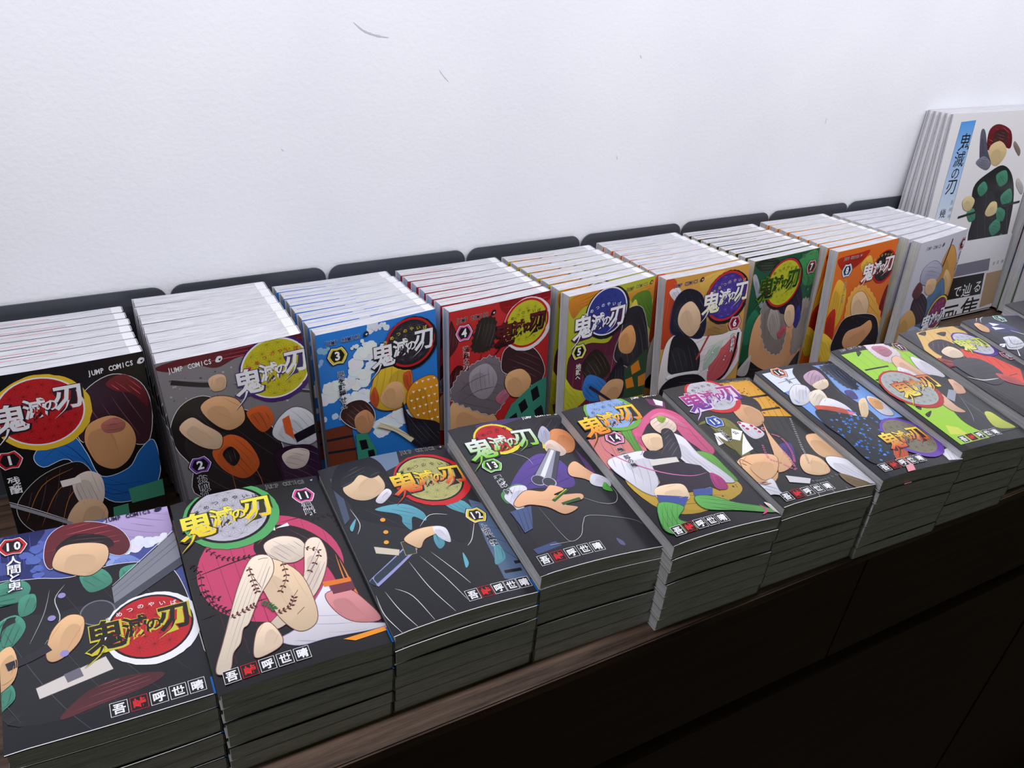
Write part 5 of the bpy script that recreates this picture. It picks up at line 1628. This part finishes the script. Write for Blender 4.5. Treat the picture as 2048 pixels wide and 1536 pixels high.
# ------------------------------------------------------------------ flat stacks 10..20
FRONT[20] = (1.1235, -0.1080, .098, -.04, .05, .05)
ART[20] = dict(bg=(40, 40, 46), desc='dark cover cut off by the photo edge', ops=[])
STK = {10: 6, 11: 6, 12: 6, 20: 7}
BUL = {10: -.0008, 11: .0022, 12: .0030, 13: .0026, 14: .0028, 15: .0022, 16: .0022, 17: .0022, 18: .002, 19: .002, 20: .002}
for k in range(10, 21):
    x, y, z, a, tf, rl = FRONT[k]
    n = STK.get(k, 7)
    b_ = BUL[k]

    def S(xx, yy, z=z, tf=tf, rl=rl, b_=b_):
        u = min(max(xx / W, 0), 1)
        return z - sin(rl) * xx + sin(tf) * yy + b_ * sin(pi * u) - .0009 * max(0, 1 - xx / .005) ** 2
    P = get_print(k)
    for j in range(n):
        gap = 0.0
        if k == 12 and j in (4, 3):
            gap = .0016 if j == 4 else .0004
        if k == 15 and j in (2, 4):
            gap = .0016
        if k == 13 and j in (2, 5):
            gap = .0009
        if k == 11 and j in (1, 2, 4):
            gap = .0009
        f0, f1 = j / n, (j + 1) / n

        def gp(xx, yy, gap=gap):
            s = max(0.0, sin(pi * min(1, xx / W / .97))) ** .7
            return gap * (.15 + .85 * s) * max(0, 1 - yy / H * .7)
        zb = lambda xx, yy, f0=f0: f0 * S(xx, yy) + .00005
        zt = lambda xx, yy, f1=f1: f1 * S(xx, yy)
        if j < n - 1:
            # the book above may spring open a little: lower this book's top by that gap
            ng = random.choice((.00004, .00006, .0001, .0005))
            if k == 12:
                ng = {4: .0008, 3: .0034, 2: .0001}.get(j, .0001)
            ng = {11: {3: .0010, 1: .0014, 4: .0004}, 13: {4: .0015, 1: .0012, 5: .0004}, 14: {5: .0006, 4: .0008}, 15: {4: .0003, 3: .0022, 1: .0018, 5: .0006},
                  16: {0: .0010, 4: .0004}, 17: {4: .0010, 3: .0008, 0: .0012}, 10: {4: .0010, 2: .0012}}.get(k, {}).get(j, ng)
            zt = lambda xx, yy, f1=f1, ng=ng: f1 * S(xx, yy) - ng * (.1 + .9 * max(0, sin(pi * min(1, xx / W / .97))) ** .6) * max(0, 1 - yy / H * .8)
        z00 = zb(0, 0)
        jx = random.uniform(-.0002, .0010) if j < n - 1 else 0
        jy = random.uniform(-.0016, .0010) if j < n - 1 else 0
        if k >= 13 and j < n - 1:
            jx = (n - 1 - j) * .0006 * (1 if k < 16 else .3)
        mw = Matrix.Translation((x + jx, y + jy, z00)) @ Matrix.Rotation(a + (random.uniform(-.004, .004) if j < n - 1 else 0), 4, 'Z')
        if j == n - 1:
            lab = 'topmost flat comic, ' + SHORT[k]
            if k == 20:
                lab = 'topmost comic of the flat stack cut off by the right edge of the photo'
        elif j == 0:
            lab = 'bottom flat comic, in the stack under the ' + SHORT[k]
        else:
            lab = ORD[n - 1 - j] + ' flat comic from the top, under the ' + SHORT[k]
        if k == 20 and j < n - 1:
            lab = 'comic lying ' + ('at the bottom' if j == 0 else ORD[n - 1 - j] + ' from the top') + ' of the stack cut off by the right photo edge'
        t = thing('comic_book', lab, 'book', mw, 'flat stacked comics, ' + SHORT[k])
        zb_ = lambda xx, yy, zb=zb, z00=z00: zb(xx, yy) - z00
        zt_ = lambda xx, yy, zt=zt, z00=z00: zt(xx, yy) - z00
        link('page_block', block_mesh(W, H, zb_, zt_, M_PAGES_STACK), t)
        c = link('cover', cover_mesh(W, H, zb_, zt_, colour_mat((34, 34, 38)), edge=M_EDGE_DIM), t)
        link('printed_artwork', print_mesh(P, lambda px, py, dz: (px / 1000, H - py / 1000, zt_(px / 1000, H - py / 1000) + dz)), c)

# ------------------------------------------------------------------ tall white art books and the row beside them
AW, AH = .212, .303
AP = Print(212, 303, 8)
AP.poly([(.3, .3), (211.8, .3), (211.8, 302.7), (.3, 302.7)], (226, 224, 226))
draw(AP, ART_BOOK)
na = 5
AT = .0052
acm = cover_mesh(AW, AH, lambda x, y: 0, lambda x, y: AT, colour_mat((222, 220, 224), .35), th=.0006, r=.0015, n=8)
abm = block_mesh(AW, AH, lambda x, y: 0, lambda x, y: AT, M_ARTPAGES, th=.0007, r=.001, n=8)
apm = print_mesh(AP, lambda px, py, dz: (px / 1000, AH - py / 1000, AT + dz))
for i in range(na):
    f = i / na
    li = .128 * (1 - f) + .035 * f
    ux = Vector((1, 0, 0))
    up = Vector((0, sin(li), cos(li)))
    nz = ux.cross(up)
    yt = .233 + (.2605 - .233) * f
    o = Vector((1.135 - .022 * f, yt, .305)) - up * AH - nz * AT
    low = min(o.z, (o + nz * AT).z)
    if low < .0003:
        o.z += .0003 - low
    mw = Matrix.Identity(4)
    for c, vec in enumerate((ux, up, nz)):
        for r_ in range(3):
            mw[r_][c] = vec[r_]
    mw.translation = o
    lab = 'front tall white art book with a blue title strip, leaning on the wall' if i == 0 else 'tall white art book, ' + ORD[i] + ' from the front, only its page edges showing'
    t = thing('art_book', lab, 'book', mw, 'tall white art books leaning on the wall')
    link('page_block', abm, t)
    c = link('cover', acm, t)
    link('printed_artwork', apm, c)
    if i == 0:
        OB = Print(212, 118, 8)
        OB.poly([(0, 0), (212, 0), (212, 118), (0, 118)], (222, 220, 226))
        draw(OB, ART_BAND)
        yb = .004
        band_v = [(-.0006, yb, AT + .0013), (AW, yb, AT + .0013), (AW, yb + .118, AT + .0013), (-.0006, yb + .118, AT + .0013),
                  (-.0006, yb, AT + .0016), (AW, yb, AT + .0016), (AW, yb + .118, AT + .0016), (-.0006, yb + .118, AT + .0016)]
        band = mesh_obj('paper_band', band_v, [(0, 3, 2, 1), (4, 5, 6, 7), (0, 1, 5, 4), (1, 2, 6, 5), (2, 3, 7, 6), (3, 0, 4, 7)], colour_mat((222, 220, 226), .35), t)
        band['label'] = 'white and black paper band wrapped round the lower part'
        link('printed_lettering', print_mesh(OB, lambda px, py, dz: (px / 1000, yb + .118 - py / 1000, AT + .0016 + dz), 'printed_lettering'), band)

RW, RH, RT = .13, .186, .0185
rcm = cover_mesh(RW, RH, lambda x, y: 0, lambda x, y: RT, colour_mat((70, 30, 48), .3), th=.0011, r=.002)
rbm = block_mesh(RW, RH, lambda x, y: 0, lambda x, y: RT, mat_pages((206, 206, 208), (160, 160, 162), False, 'novel_pages', 40), th=.0012, ins=.0012)
RP = Print(130, 186)
RP.poly([(.3, .3), (129.8, .3), (129.8, 185.7), (.3, 185.7)], (96, 40, 60))
draw(RP, [('b', (60, 110, 130), [(0, 60), (40, 50), (60, 90), (40, 120), (0, 125)], None), ('b', (90, 150, 90), [(0, 120), (60, 110), (90, 150), (60, 187), (0, 187)], None)])
rpm = print_mesh(RP, lambda px, py, dz: (px / 1000, RH - py / 1000, RT + dz))
for i in range(6):
    li = .10
    ux = Vector((1, 0, 0))
    up = Vector((0, sin(li), cos(li)))
    nz = ux.cross(up)
    yt = .150 + i * .0192
    o = Vector((1.3560 + .001 * i, yt, .189)) - up * RH - nz * RT
    low = min(o.z, (o + nz * RT).z)
    o.z += max(0, .0003 - low)
    mw = Matrix.Identity(4)
    for c, vec in enumerate((ux, up, nz)):
        for r_ in range(3):
            mw[r_][c] = vec[r_]
    mw.translation = o
    t = thing('paperback_book', 'thick paperback with maroon cover at the right photo edge, ' + ORD[i] + (' one' if i == 0 else ' from the front'), 'book', mw, 'thick paperbacks beside the tall art books')
    link('page_block', rbm, t)
    c = link('cover', rcm, t)
    link('printed_artwork', rpm, c)
    for nm_, y0, y1, col in (('cover_stripe', .06, .10, (60, 110, 140)), ('cover_stripe', .0, .06, (90, 150, 90))):
        mesh_obj(nm_, [(-.0002, y0, RT - .0012), (-.0002, y1, RT - .0012), (-.0002, y1, RT), (-.0002, y0, RT), (.0003, y0, RT - .0012), (.0003, y1, RT - .0012), (.0003, y1, RT), (.0003, y0, RT)],
                 [(0, 1, 2, 3), (7, 6, 5, 4), (0, 4, 5, 1), (3, 2, 6, 7), (0, 3, 7, 4), (1, 5, 6, 2)], colour_mat(col, .3), t)
